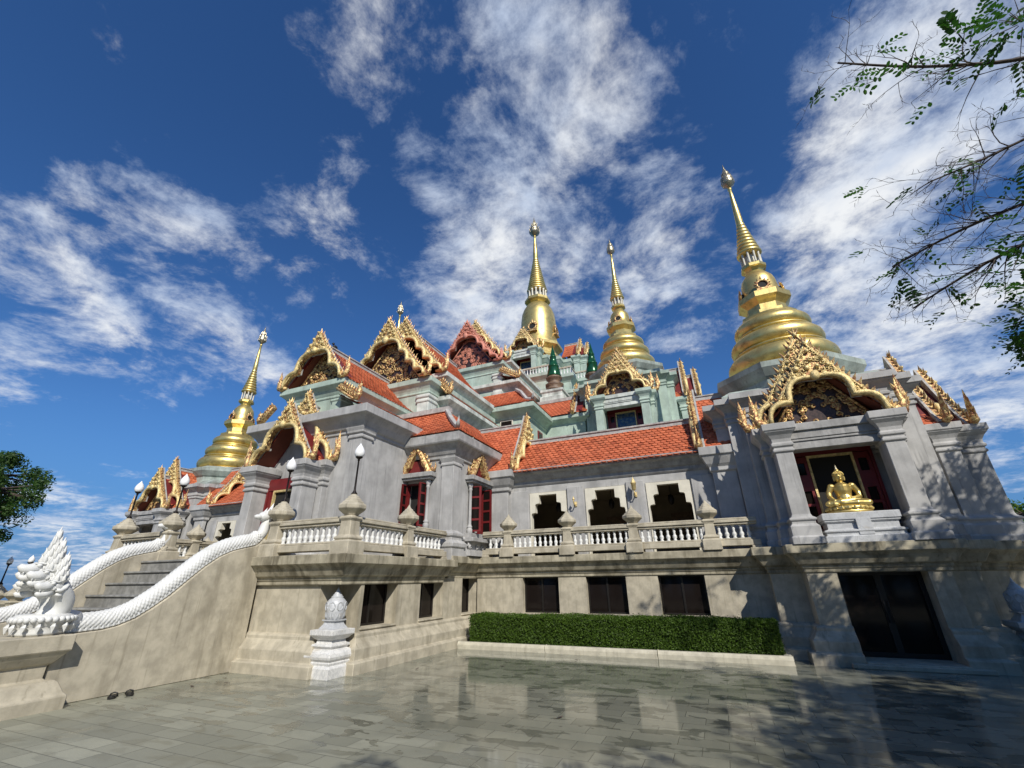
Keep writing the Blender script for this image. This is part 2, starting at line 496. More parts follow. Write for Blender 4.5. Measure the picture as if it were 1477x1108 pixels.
    def tiles(s, A, B, C, D, tw=0.15, th=0.13, sag=0.0, lift=0.026, bed=None):
        """rows of overlapping fish-scale tiles on the slope A-B (eave) to D-C (ridge)"""
        A, B, C, D = map(Vector, (A, B, C, D))
        nrm = (B - A).cross(D - A)
        if nrm.length < 1e-6: nrm = (C - B).cross(B - A) * -1
        nrm.normalize()
        if nrm.z < 0: nrm = -nrm
        def P(u, v):
            e = A + (B - A) * u; r = D + (C - D) * u
            return e + (r - e) * v - nrm * (sag * 4 * v * (1 - v))
        L = ((D - A).length + (C - B).length) / 2
        rows = max(2, int(round(L / th)))
        for j in range(rows):
            v0 = j / rows; v1 = min(1.0, (j + 1.35) / rows); dv = 1.0 / rows
            wd = ((B - A).length * (1 - v0) + (C - D).length * v0)
            nt_ = max(1, int(round(wd / tw)))
            off = 0.5 if j % 2 else 0.0
            for i in range(-1 if off else 0, nt_):
                u0 = (i + off) / nt_; u1 = (i + 1 + off) / nt_
                u0c = max(0, u0); u1c = min(1, u1)
                if u1c - u0c < 0.2 / nt_: continue
                g = 0.03 / nt_
                a = u0c + g; b = u1c - g; mdl = (a + b) / 2
                l1 = lift * random.uniform(0.8, 1.25)
                vs = [P(a, v1) + nrm * 0.004, P(b, v1) + nrm * 0.004, P(b, v0 + .36 * dv) + nrm * l1, P((b + mdl) / 2, v0 + .10 * dv) + nrm * l1,
                      P(mdl, v0) + nrm * l1, P((a + mdl) / 2, v0 + .10 * dv) + nrm * l1, P(a, v0 + .36 * dv) + nrm * l1]
                dn = [vv - nrm * 0.016 for vv in vs[2:]]
                s.add(vs + dn, [(0, 6, 5, 4, 3, 2, 1), (2, 3, 8, 7), (3, 4, 9, 8), (4, 5, 10, 9), (5, 6, 11, 10)])
        if bed is not None:
            k = 6
            vs = []
            for j in range(k + 1):
                vs += [P(0, j / k) - nrm * 0.004, P(1, j / k) - nrm * 0.004]
            bed.add(vs, [(2 * j, 2 * j + 1, 2 * j + 3, 2 * j + 2) for j in range(k)])
        return s
    def gridwall(s, axis, pos, back, u0, u1, z0, z1, ops, rear=True):
        """wall on the plane axis=pos, openings cut through to the plane at back"""
        us = sorted(set([u0, u1] + [o[0] for o in ops] + [o[1] for o in ops]))
        zs = sorted(set([z0, z1] + [o[2] for o in ops] + [o[3] for o in ops]))
        def pt(u, z, d):
            return (d, u, z) if axis == 'x' else (u, d, z)
        def quad(a, b, c, d): s.add([a, b, c, d], [(0, 1, 2, 3)])
        for i in range(len(us) - 1):
            for j in range(len(zs) - 1):
                um = (us[i] + us[i + 1]) / 2; zm = (zs[j] + zs[j + 1]) / 2
                if any(o[0] < um < o[1] and o[2] < zm < o[3] for o in ops): continue
                for d in ((pos, back) if rear else (pos,)):
                    quad(pt(us[i], zs[j], d), pt(us[i + 1], zs[j], d), pt(us[i + 1], zs[j + 1], d), pt(us[i], zs[j + 1], d))
        for (a, b, c, d) in ops:
            quad(pt(a, c, pos), pt(a, d, pos), pt(a, d, back), pt(a, c, back))
            quad(pt(b, c, pos), pt(b, d, pos), pt(b, d, back), pt(b, c, back))
            quad(pt(a, d, pos), pt(b, d, pos), pt(b, d, back), pt(a, d, back))
            if c > z0 + 1e-6: quad(pt(a, c, pos), pt(b, c, pos), pt(b, c, back), pt(a, c, back))
        return s
    def build(s, name, mt, parent=None, bevel=0.0):
        o0 = ORI.get(parent.name, Vector((0, 0, 0))) if parent is not None else Vector((0, 0, 0))
        me = bpy.data.meshes.new(name)
        me.from_pydata([(v[0] - o0.x, v[1] - o0.y, v[2] - o0.z) for v in s.v], [], s.f)
        me.polygons.foreach_set('use_smooth', s.sm)
        for q_ in (mt if isinstance(mt, tuple) else (mt,)): me.materials.append(M[q_])
        if s.cur: me.polygons.foreach_set('material_index', s.mi)
        me.update()
        o = bpy.data.objects.new(name, me)
        COL.objects.link(o)
        if parent is not None:
            o.parent = parent
            ORI[o.name] = o0
        if bevel > 0:
            b = o.modifiers.new('bevel', 'BEVEL'); b.width = bevel; b.segments = 2; b.limit_method = 'ANGLE'
        return o

def tag(o, label=None, cat=None, group=None, kind=None):
    if label: o['label'] = label
    if cat: o['category'] = cat
    if group: o['group'] = group
    if kind: o['kind'] = kind
    return o

def thing(name, label, cat, loc=(0, 0, 0), group=None):
    o = bpy.data.objects.new(name, None)
    COL.objects.link(o)
    o.location = loc
    o.empty_display_size = 0.3
    ORI[o.name] = Vector(loc)
    return tag(o, label, cat, group)

def copy_tree(o, parent=None, swap=None):
    c = o.copy()
    COL.objects.link(c)
    if parent is not None:
        c.parent = parent
        c.matrix_parent_inverse = o.matrix_parent_inverse.copy()
    if swap and c.type == 'MESH':
        for sl_ in c.material_slots:
            nm = sl_.material.name
            if nm in swap:
                sl_.link = 'OBJECT'; sl_.material = swap[nm]
    for ch in list(o.children):
        copy_tree(ch, c, swap)
    return c

def bez(p0, p1, p2, n):
    return [((1 - t) ** 2 * p0[0] + 2 * t * (1 - t) * p1[0] + t * t * p2[0], (1 - t) ** 2 * p0[1] + 2 * t * (1 - t) * p1[1] + t * t * p2[1]) for t in [i / n for i in range(n)]]

# ================================================================== gables
LOBES = {
    # cusps of the inner edge from foot to top, (x/half, z/H), each with its control point
    'A': [((.84, 0), (.86, .26), (.46, .23)), ((.46, .23), (.50, .56), (.0, .50))],
    'C': [((.88, 0), (.88, .26), (.52, .26)), ((.52, .26), (.52, .64), (.0, .58))],
    'B': [((.93, 0), (.93, .13), (.73, .10)), ((.73, .10), (.74, .26), (.54, .24)), ((.54, .24), (.55, .43), (.36, .42)), ((.36, .42), (.34, .64), (.0, .63))],
}
def inner_curve(typ, n):
    pts = []
    segs = LOBES[typ]
    for sg in segs:
        pts += bez(*sg, n)
    pts.append(segs[-1][2])
    return pts

def make_gable(parent, half, H, typ, X, board='gilt', roll='giltb', tymp=True, depth=0.35, fin=0.42, name='gable', soff=True, bold=1.0):
    inn = inner_curve(typ, 10)
    N = len(inn)
    def outer(t):
        return (half * ((1 - t) * 0.84 + 0.16 * (1 - t) ** 2), H * t)
    # ---- the board itself
    b = MB(); T = 0.07
    cum = [0]
    for i in range(1, N):
        cum.append(cum[-1] + math.hypot(inn[i][0] - inn[i - 1][0], (inn[i][1] - inn[i - 1][1]) * H / half))
    tt = [c / cum[-1] for c in cum]
    for sgn in (1, -1):
        vs = []; fs = []
        for i in range(N):
            ox, oz = outer(tt[i] ** 0.9)
            ix, iz = inn[i][0] * half, inn[i][1] * H
            for (yy, xx, z_) in ((-T, ox, oz), (-T - .02, (ox + ix) / 2, (oz + iz) / 2), (-T, ix, iz), (T, ix, iz), (T, ox, oz)):
                vs.append((sgn * xx, yy, z_))
        for i in range(N - 1):
            for k in range(5):
                k2 = (k + 1) % 5
                fs.append((i * 5 + k, i * 5 + k2, (i + 1) * 5 + k2, (i + 1) * 5 + k))
        fs.append((0, 1, 2, 3, 4))
        b.add(vs, fs, False, X)
    # ---- carved scrolls on the face
    s = b; s.cur = 1; L = math.hypot(half, H)
    for sgn in (1, -1):
        k = max(7, int(L / 0.17))
        for i in range(k):
            t = (i + .5) / k
            ox, oz = outer(t ** .9)
            # nearest inner sample
            j = min(range(N), key=lambda q: abs(tt[q] - t))
            ix, iz = inn[j][0] * half, inn[j][1] * H
            wd = math.hypot(ox - ix, oz - iz)
            m_ = 1 if wd < 0.24 else (2 if wd < 0.5 else 3)
            for q in range(m_):
                f = (q + 1) / (m_ + 1) + random.uniform(-.05, .05)
                cx_, cz_ = ix + (ox - ix) * f, iz + (oz - iz) * f
                rad = min(0.085, wd / (m_ + 1) * 0.5) * random.uniform(.85, 1.15) * (0.75 + .25 * bold)
                s.curl((sgn * cx_, -T - .03, cz_), rad, 1.25, 0.009 + rad * .08, random.uniform(0, 6.28), sgn * random.choice((1, 1, -1)), 8, X)
    # apex cluster
    zt = LOBES[typ][-1][2][1] * H
    top = H * 0.93
    nr = max(4, int((top - zt) / 0.15))
    for i in range(nr):
        t = i / (nr - 1)
        z_ = zt + .06 + (top - zt) * t
        wd = half * (1 - z_ / H) * 0.62 + 0.03
        k = max(1, int(wd * 2 / 0.16))
        for q in range(k):
            xx = 0 if k == 1 else -wd + 2 * wd * q / (k - 1)
            rad = 0.064 * (1 - .45 * t) * random.uniform(.85, 1.25)
            if random.random() < .55:
                s.blob((xx, -T - .05, z_ + random.uniform(-.02, .02)), (rad, .06, rad * 1.05), 6, 4, X)
            else:
                s.curl((xx, -T - .06, z_), rad * 1.1, 1.2, .024, random.uniform(0, 6), 1 if xx > 0 else -1, 8, X)
    s.blob((0, -T - .08, zt + .05), (.13 * H / 2.4, .09, .15 * H / 2.4), 8, 6, X)
    g = b.build(name, (board, roll), parent)
    # ---- smooth roll round the opening
    r = MB(); rr = 0.052 * bold * (H / 2.2)
    for sgn in (1, -1):
        pts = [(sgn * (p[0] * half + rr * .5), -T - .045, p[1] * H + rr * .5) for p in inn]
        r.tube(pts, [rr * (0.95 + 0.45 * math.sin(min(1, i / N * 1.0) * math.pi)) for i in range(N)], 7, True, X)
        r.tube([(sgn * (outer(q / 10)[0] - .03), -T - .02, outer(q / 10)[1] - .03) for q in range(11)], .022, 5, True, X)
    r.build('arch_moulding', roll, g)
    bk = MB()
    for sgn in (1, -1):
        vs = []
        for i in range(N):
            ox, oz = outer(tt[i] ** 0.9)
            vs += [(sgn * ox, T + .003, oz + .03), (sgn * inn[i][0] * half, T + .003, inn[i][1] * H), (sgn * inn[i][0] * half, T + .06, inn[i][1] * H), (sgn * ox, T + .06, oz + .03)]
        bk.add(vs, [(4 * i + k, 4 * i + (k + 1) % 4, 4 * i + 4 + (k + 1) % 4, 4 * i + 4 + k) for i in range(N - 1) for k in range(4)], False, X)
    bk.build('gable_back', 'cap', g)
    # ---- flame crest along the outer edges
    c = MB()
    L = math.hypot(half, H); n = max(8, int(L / 0.145))
    for sgn in (1, -1):
        for i in range(n):
            t = (i + 0.5) / n
            ox, oz = outer(t)
            hh = 0.20 * (0.85 + 0.3 * math.sin(i * 2.4)) * (H / 2.2) ** 0.5
            nx, nz = H / L, half / L
            dx, dz = nx * 0.55, nz * 0.55 + 0.72
            q = math.hypot(dx, dz)
            c.leafshape((sgn * (ox - 0.02), -0.03, oz - 0.02), (sgn * (ox + dx / q * hh), -0.03, oz + dz / q * hh), 0.085, 0.035, X)
    c.leafshape((0, -0.02, H * .93), (0, -0.02, H * 1.02 + 0.12), 0.13, 0.05, X)
    c.build('flame_crest', 'gilt' if board != 'pink' else 'pink', g)
    # ---- naga finials at both feet
    for sgn in (1, -1):
        f_ = MB()
        pts = [(half * .82, .05), (half * .94, .02), (half + fin * .18, .07), (half + fin * .30, fin * .45), (half + fin * .22, fin * .95), (half + fin * .34, fin * 1.95)]
        f_.tube([(sgn * p[0], -.03, p[1]) for p in pts], [.055, .08, .10, .075, .055, .004], 7, True, X)
        f_.leafshape((sgn * pts[3][0], -.04, pts[3][1] - .05), (sgn * pts[5][0], -.04, pts[5][1]), .20, .06, X)
        for (i, dx, dz) in ((2, .34, .28), (3, .26, .26), (3, -.18, .34), (4, .20, .30), (4, -.16, .34), (1, .02, .34), (2, .06, .40)):
            p = pts[i]
            f_.leafshape((sgn * p[0], -.05, p[1]), (sgn * (p[0] + dx * fin * 1.2), -.05, p[1] + dz * fin * 1.7), .10, .04, X)
        f_.blob((sgn * pts[2][0], -.05, pts[2][1] + .02), (.10, .09, .09), 7, 5, X)
        f_.build('naga_finial', 'gilt' if board != 'pink' else 'pink', g)
    # ---- soffit boards behind the gable
    if soff:
        u = MB()
        for sgn in (1, -1):
            u.add([(sgn * half * .93, T, 0.02), (0, T, H * .80), (0, depth + .25, H * .80), (sgn * half * .93, depth + .25, 0.02)], [(0, 1, 2, 3)], False, X)
        u.build('soffit', 'soffit', g)
    if tymp:
        ty = MB()
        w2, h2 = half * .80, H * .74
        ty.ext([(-w2, 0.0), (w2, 0.0), (0, h2)], depth, depth + .10, X)
        p_ = ty.build('tympanum', 'tymp', g)
        rl = MB()
        n = int(46 * max(1, half / 1.3))
        for i in range(n):
            z_ = h2 * (1 - math.sqrt(random.random())) * .92 + .04
            wd = w2 * (1 - z_ / h2) * .88
            xx = random.uniform(0, wd)
            rad = random.uniform(.06, .11) * (half / 1.4) ** .5
            a = random.uniform(0, 6.28)
            for sgn in (1, -1):
                rl.curl((sgn * xx, depth - .025, z_ + rad * .4), rad, 1.2, .026, a if sgn > 0 else math.pi - a, sgn, 8, X)
        for sgn in (1, -1):
            rl.tube([(sgn * w2 * .97, depth - .03, .03), (0, depth - .03, h2 * .97)], .035, 5, True, X)
        rl.tube([(-w2, depth - .03, .03), (w2, depth - .03, .03)], .04, 5, True, X)
        rl.build('gilded_relief', 'gilt' if board != 'pink' else 'pink', p_)
    return g

def gable_roof(parent, half, zr, y0, y1, X, tw=.15, th=.13, sag=.10, ridge=True, name='tiled_roof', over=0.06):
    """two tiled slopes with their ridge, from y0 (front) to y1 (back); local z=0 at the eave"""
    t = MB(); bed = MB()
    for sgn in (1, -1):
        A = (sgn * (half + over), y0 if sgn > 0 else y1, -over * .6); B = (sgn * (half + over), y1 if sgn > 0 else y0, -over * .6)
        C = (0.02 * sgn, y1 if sgn > 0 else y0, zr); D = (0.02 * sgn, y0 if sgn > 0 else y1, zr)
        if X is not None:
            A, B, C, D = (X @ Vector(q) for q in (A, B, C, D))
        t.tiles(A, B, C, D, tw, th, sag, bed=bed)
    o = t.build(name, 'tile', parent)
    bed.build('roof_bed', 'tilebed', o)
    if ridge:
        r = MB()
        r.box(-.08, y0, zr - .06, .08, y1, zr + .07, X)
        r.box(-.11, y0, zr + .07, .11, y1, zr + .11, X)
        r.build('ridge_cap', 'cap', o)
    return o

# ================================================================== tower
SH = [(.13, 0), (.13, .14), (.10, .16), (.10, .36), (.05, .42), (.05, .47), (.08, .49), (.08, .53), (.02, .57), (0, .62)]   # moulded foot
def shaft_prof(z0, ztop, ov=.17, k=1.0):
    """foot mouldings, shaft, necking bands and flaring capital"""
    p = [(d * k, z0 + z * k) for d, z in SH]
    h = ztop
    p += [(0, h - .68), (.04, h - .66), (.04, h - .61), (.015, h - .59), (.015, h - .55), (.05, h - .53), (.05, h - .47), (.02, h - .44), (.03, h - .36), (ov * .45, h - .27), (ov * .85, h - .19), (ov * .85, h - .17), (ov, h - .16), (ov, h)]
    return p

def build_arm(parent, front=-3.4, open_=False, ak=None, inner='red', ang=0.0, pw=.36, hw=1.23, cap=2.7, H1=2.05, H2=2.55, back=-1.9, doors=True, group=None):
    """porch on the -y side: two pilasters, lintel, doorway and two stacked gables"""
    X = Matrix.Rotation(ang, 4, 'Z')
    def bx(mb, *a): mb.box(*a, X=X)
    f = front
    objs = []
    for sgn in (1, -1):
        p = MB()
        xa, xb = sorted((sgn * (hw - pw), sgn * hw))
        p.ring(rect(xa, f, xb, f + .5), shaft_prof(0, cap), X=X)
        objs.append(p.build('pilaster', 'grey', parent))
        p = MB()
        xa, xb = sorted((sgn * (hw - .22), sgn * (hw + .17)))
        p.ring(rect(xa, f + .52, xb, f + .95), shaft_prof(0, cap + .06), X=X)
        objs.append(p.build('pilaster', 'grey', parent))
    # side walls back to the body, lintel
    for sgn in (1, -1):
        w = MB()
        xa, xb = sorted((sgn * (hw - pw - .0), sgn * (hw - .03)))
        w.ring(rect(xa, f + .98, xb, back), shaft_prof(0, cap - .02, .12), X=X)
        objs.append(w.build('porch_wall', 'grey', parent))
    ln = MB()
    ix = hw - pw - .012
    ln.box(-ix, f + .12, cap - .62, ix, f + .50, cap - .44, X)
    ln.box(-ix, f + .09, cap - .44, ix, f + .50, cap - .38, X)
    ln.box(-ix, f + .07, cap - .38, ix, f + .50, cap - .20, X)
    ln.box(-ix, f + .02, cap - .20, ix, f + .50, cap - .02, X)
    if not open_: objs.append(ln.build('lintel', 'grey_trim', parent))
    cl = MB()
    cl.box(-ix, f + .50, cap - .30, ix, f + 1.1, cap - .22, X)
    if not open_: objs.append(cl.build('porch_ceiling', 'soffit', parent))
    if doors:
        # doorway: frame with two side leaves standing open
        d = MB()
        y = f + (.44 if open_ else .92)
        if open_: ix -= .004
        d.box(-ix, y, cap - .62, ix, y + .10, cap - .30, X)
        d.box(-ix, y - .02, 0, -ix + .06, y + .10, cap - .62, X)
        d.box(ix - .06, y - .02, 0, ix, y + .10, cap - .62, X)
        dr = d.build('doorway', 'redwood', parent)
        objs.append(dr)
        gw = .43
        for sgn in (1, -1):
            lf = MB()
            xa, xb = sorted((sgn * (gw + .05), sgn * (ix - .065)))
            lf.gridwall('y', y + .02, y + .06, xa, xb, .02, cap - .64, [(xa + .07, xb - .07, z0, z0 + .30) for z0 in (.22, .58, .94)] + [(xa + .07, xb - .07, 1.62, 1.92)])
            if X is not None: lf.v = [tuple(X @ Vector(v)) for v in lf.v]
            lo = lf.build('door_leaf', 'redwood', dr)
            pn = MB(); pn.box(xa + .05, y + .065, .2, xb - .05, y + .075, 1.95, X)
            pn.build('pane', 'glass', dr)
        fr = MB()
        for sgn in (1, -1):
            xa, xb = sorted((sgn * gw, sgn * (gw + .045)))
            fr.box(xa, y - .01, 0, xb, y + .07, cap - .625, X)
        fr.box(-gw, y - .01, cap - .68, gw, y + .07, cap - .625, X)
        fr.build('gilt_frame', 'giltb', dr)
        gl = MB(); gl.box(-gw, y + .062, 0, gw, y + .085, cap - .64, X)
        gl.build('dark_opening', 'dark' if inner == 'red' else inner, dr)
    # roofs and gables, outer low, inner high
    X1 = X @ Matrix.Translation((0, f + .06, cap + .0))
    X2 = X @ Matrix.Translation((0, f + .62, cap + .07))
    objs.append(make_gable(parent, hw + .10, H1, 'C' if open_ else 'A', X1, tymp=not open_, depth=.42, fin=.44))
    objs.append(make_gable(parent, hw + .32, H2, 'C' if open_ else 'A', X2, tymp=False, depth=.2, fin=.44, soff=True))
    objs.append(gable_roof(parent, hw + .06, H1 * .78, f + .12, f + .60, X @ Matrix.Translation((0, 0, cap)), .17, .15))
    objs.append(gable_roof(parent, hw + .24, H2 * .80, f + .68, back + .35, X @ Matrix.Translation((0, 0, cap + .07)), .17, .15))
    return objs

def build_tower(loc, label, cat='tower', arms=(0, 90, -90), inner='red', group=None):
    t = thing('corner_tower', label, cat, loc, group)
    o0 = ORI[t.name]; ORI[t.name] = Vector((0, 0, 0))
    h = 2.0
    b = MB()
    poly = []
    for k in range(4):
        c, s_ = [(1, 0), (0, 1), (-1, 0), (0, -1)][k]
        for (x, y) in ((-1.62, -2.32), (1.62, -2.32), (1.62, -h), (h, -h), (h, -1.62)):
            poly.append((x * c - y * s_, x * s_ + y * c))
    # drop the duplicate corner shared between quarters
    pol = []
    for p in poly:
        if not pol or (abs(p[0] - pol[-1][0]) + abs(p[1] - pol[-1][1])) > 1e-4: pol.append(p)
    b.ring(pol, shaft_prof(0, 3.97, .24, 1.0))
    b.build('tower_body', 'grey', t)
    # flat roof stages under the spire
    pl = MB()
    a8 = 1 / math.cos(math.pi / 8)
    pl.ring(rect(-2.0, -2.0, 2.0, 2.0), [(0, 3.985), (0, 4.10), (-.25, 4.30)])
    pl.lathe([(1.72 * a8, 4.31), (1.72 * a8, 4.55), (1.80 * a8, 4.62), (1.95 * a8, 4.85), (1.95 * a8, 5.02), (1.60 * a8, 5.16)], 8, smooth=False, ph=.5)
    pl.build('spire_platform', 'platform', t)
    for a in arms:
        build_arm(t, ang=R_(a), inner=inner)
    ORI[t.name] = o0
    return t

def lift(prof, k=1.0):
    return [(r, z) for r, z in prof]

def bulge(r0, r1, z0, z1, n=6):
    """torus-like moulding between z0 and z1, swelling to r1"""
    out = []
    for i in range(n + 1):
        a = math.pi * i / n - math.pi / 2
        out.append((r0 + (r1 - r0) * math.cos(a), (z0 + z1) / 2 + (z1 - z0) / 2 * math.sin(a)))
    return out

def build_chedi(loc, label, group=None, kind='corner', mt='gold', name='golden_chedi'):
    c = thing(name, label, 'chedi', loc, group)
    o0 = ORI[c.name]; ORI[c.name] = Vector((0, 0, 0))
    a8 = 1 / math.cos(math.pi / 8)
    if kind == 'corner':
        b = MB()
        prof = [(1.50, -.25), (1.50, 0.02)]
        prof += bulge(1.36, 1.58, .02, .62) + [(1.30, .64), (1.30, .70), (1.34, .70), (1.34, .76)]
        prof += bulge(1.14, 1.36, .78, 1.30) + [(1.08, 1.32), (1.08, 1.38), (1.12, 1.38), (1.12, 1.43)]
        prof += bulge(.96, 1.14, 1.45, 1.88) + [(.88, 1.90), (.88, 2.02), (.70, 2.04)]
        b.lathe(prof, 48)
        b.build('ringed_base', mt, c)
        o8 = MB()
        o8.lathe([(.86, 2.03), (.86, 2.14), (.66, 2.22), (.62, 2.26), (.62, 2.48), (.70, 2.56), (.84, 2.68), (.84, 2.88), (.72, 2.92)], 8, smooth=False, ph=.5)
        o8.build('octagonal_stage', mt, c)
        be = MB()
        be.lathe([(.62, 2.90), (.62, 2.96), (.575, 3.0), (.565, 3.3), (.545, 3.55), (.50, 3.72), (.41, 3.85), (.31, 3.99), (.24, 4.07)], 32)
        be.build('bell', mt, c)
        zc = 4.05
        sp = MB()
        sp.lathe([(.26, zc - .02), (.30, zc + .06), (.36, zc + .12), (.42, zc + .14), (.42, zc + .25), (.36, zc + .30), (.30, zc + .34)], 8, smooth=False, ph=.5)
        sp.build('collar', mt, c)
        cm = MB()
        for i in range(10):
            a = 2 * math.pi * i / 10
            cm.lathe([(.045, zc + .30), (.035, zc + .36), (.035, zc + .72), (.05, zc + .80)], 6, (.31 * math.cos(a), .31 * math.sin(a), 0))
        cm.lathe([(.20, zc + .28), (.20, zc + .82)], 12)
        cm.build('colonnette_ring', 'cream', c)
        z0 = zc + .78; z1 = z0 + 1.55; n = 9
        prof = []
        for i in range(n):
            za = z0 + (z1 - z0) * i / n; zb = z0 + (z1 - z0) * (i + 1) / n
            r = .42 - (.42 - .15) * (i / (n - 1)) ** .9
            prof += bulge(r * .80, r, za, zb * .999, 5)
        s_ = MB()
        s_.lathe(prof + [(.13, z1 + .02), (.12, z1 + .4), (.075, z1 + 1.3), (.055, z1 + 1.75), (.08, z1 + 1.78), (.08, z1 + 1.82), (.05, z1 + 1.86)], 24)
        s_.build('ringed_spire', mt, c)
        zf = z1 + 1.86
        fi = MB()
        fi.lathe([(.05, zf), (.10, zf + .10), (.22, zf + .20), (.25, zf + .34), (.21, zf + .40), (.23, zf + .47), (.19, zf + .62), (.14, zf + .70), (.15, zf + .76), (.09, zf + .92), (.07, zf + .97), (.03, zf + 1.14), (.004, zf + 1.35)], 12)
        for i in range(8):
            a = 2 * math.pi * i / 8
            for (rr, zz) in ((.22, .25), (.20, .48), (.13, .72)):
                e = Vector((math.cos(a) * rr * 1.02, math.sin(a) * rr * 1.02, zf + zz + .17))
                fi.tube([(math.cos(a) * rr, math.sin(a) * rr, zf + zz), tuple(e)], [.035, .003], 4, False)
        fi.build('crystal_finial', 'crystal', c)
        nich = [(.60, 3.14, .17)]
        nz, nr, nb = 3.14, .60, .17
    else:
        b = MB()
        prof = [(2.9, -1.2), (2.9, -.2)]
        prof += bulge(2.45, 2.75, -.2, .5) + [(2.35, .55), (2.35, .66)]
        prof += bulge(2.15, 2.45, .68, 1.35) + [(2.05, 1.40), (2.05, 1.55)]
        prof += bulge(1.85, 2.12, 1.57, 2.15) + [(1.75, 2.2), (1.75, 2.45), (1.5, 2.48)]
        b.lathe(prof, 48)
        b.build('ringed_base', mt, c)
        o8 = MB()
        o8.lathe([(1.78, 2.46), (1.78, 2.62), (1.62, 2.74), (1.58, 2.8), (1.58, 3.1), (1.74, 3.25), (1.98, 3.42), (1.98, 3.68), (1.7, 3.75)], 8, smooth=False, ph=.5)
        o8.build('octagonal_stage', mt, c)
        be = MB()
        be.lathe([(1.60, 3.72), (1.62, 3.85), (1.55, 3.95), (1.55, 5.2), (1.52, 6.3), (1.44, 7.0), (1.28, 7.5), (1.02, 7.95), (.80, 8.2)], 32)
        be.build('bell', mt, c)
        zc = 8.15
        sp = MB()
        sp.lathe([(.76, zc), (.95, zc + .12), (1.10, zc + .22), (1.16, zc + .26), (1.16, zc + .50), (1.0, zc + .60), (.86, zc + .68)], 8, smooth=False, ph=.5)
        sp.build('collar', mt, c)
        cm = MB()
        for i in range(14):
            a = 2 * math.pi * i / 14
            cm.lathe([(.11, zc + .62), (.08, zc + .74), (.08, zc + 1.30), (.12, zc + 1.45)], 6, (.80 * math.cos(a), .80 * math.sin(a), 0))
        cm.lathe([(.56, zc + .6), (.56, zc + 1.5)], 12)
        cm.build('colonnette_ring', 'cream', c)
        z0 = zc + 1.42; z1 = z0 + 3.9; n = 14
        prof = []
        for i in range(n):
            za = z0 + (z1 - z0) * i / n; zb = z0 + (z1 - z0) * (i + 1) / n
            r = .95 - (.95 - .27) * (i / (n - 1)) ** .9
            prof += bulge(r * .82, r, za, zb * .999, 5)
        s_ = MB()
        s_.lathe(prof + [(.24, z1 + .02), (.22, z1 + .8), (.13, z1 + 2.2), (.10, z1 + 2.7), (.15, z1 + 2.75), (.09, z1 + 2.85)], 24)
        s_.build('ringed_spire', mt, c)
        zf = z1 + 2.8
        fi = MB()
        fi.lathe([(.08, zf), (.2, zf + .2), (.46, zf + .35), (.52, zf + .62), (.42, zf + .75), (.46, zf + .86), (.36, zf + 1.15), (.26, zf + 1.3), (.28, zf + 1.4), (.15, zf + 1.75), (.06, zf + 2.1), (.005, zf + 2.5)], 12)
        for i in range(8):
            a = 2 * math.pi * i / 8
            for (rr, zz) in ((.46, .45), (.40, .85), (.25, 1.3)):
                fi.tube([(math.cos(a) * rr, math.sin(a) * rr, zf + zz), (math.cos(a) * rr * 1.3, math.sin(a) * rr * 1.3, zf + zz + .4)], [.06, .004], 4, False)
        fi.build('crystal_finial', 'crystal', c)
        nz, nr, nb = 5.1, 1.56, .34
    # round niches on the four sides of the bell
    for k in range(4):
        X = Matrix.Rotation(R_(90 * k), 4, 'Z') @ Matrix.Translation((0, -nr, nz)) @ Matrix.Rotation(R_(-4), 4, 'X')
        f_ = MB()
        ring = []
        for i in range(17):
            a = 2 * math.pi * i / 16
            ring.append((nb * math.cos(a), -.06, nb * math.sin(a)))
        f_.tube(ring, nb * .22, 6, True, X)
        for i in range(9):
            a = -.35 + (math.pi + .7) * i / 8
            l = nb * (1.55 if i != 4 else 2.1)
            f_.leafshape((nb * 1.1 * math.cos(a), -.05, nb * 1.1 * math.sin(a)), (l * math.cos(a) * 1.08, -.05, l * math.sin(a) + nb * .2), nb * .5, nb * .18, X)
        f_.box(-nb * 1.25, -.14, -nb * 1.45, nb * 1.25, .25, -nb * 1.12, X)
        no = f_.build('niche', 'gilt', c)
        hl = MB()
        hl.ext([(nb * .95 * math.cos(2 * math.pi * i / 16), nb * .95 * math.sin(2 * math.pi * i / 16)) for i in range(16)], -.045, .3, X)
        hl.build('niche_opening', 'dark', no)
    ORI[c.name] = o0
    return c

# ================================================================== ground, sea
def make_ground():
    g = MB()
    g.add([(-34, -40, 0), (40, -40, 0), (40, 70, 0), (-34, 70, 0)], [(0, 1, 2, 3)])
    tag(g.build('paved_forecourt', 'paving'), kind='structure')
    h = MB()
    n = 48
    rings = [(58, -.3), (75, -3), (110, -14), (170, -34), (260, -52)]
    vs = []; fs = []
    for i in range(n):
        a = 2 * math.pi * i / n
        vs.append((3 + 52 * math.cos(a) , 15 + 62 * math.sin(a), -.02))
    for (r, z) in rings:
        for i in range(n):
            a = 2 * math.pi * i / n
            vs.append((3 + r * math.cos(a) * (1 + .05 * math.sin(3 * a)), 15 + r * 1.15 * math.sin(a), z))
    for k in range(len(rings)):
        for i in range(n):
            j = (i + 1) % n
            fs.append((k * n + i, k * n + j, (k + 1) * n + j, (k + 1) * n + i))
    fs.append(tuple(range(n)))
    h.add(vs, fs)
    tag(h.build('hilltop_ground', 'grass'), kind='structure')
    s = MB()
    s.add([(-9000, -9000, -50), (9000, -9000, -50), (9000, 9000, -50), (-9000, 9000, -50)], [(0, 1, 2, 3)])
    tag(s.build('sea', 'sea'), kind='structure')
make_ground()

XC = -11.0          # axis of the entrance front
ZW = 2.12           # terrace height of the entrance wing
ZT = 2.23           # terrace height of the galleries and towers

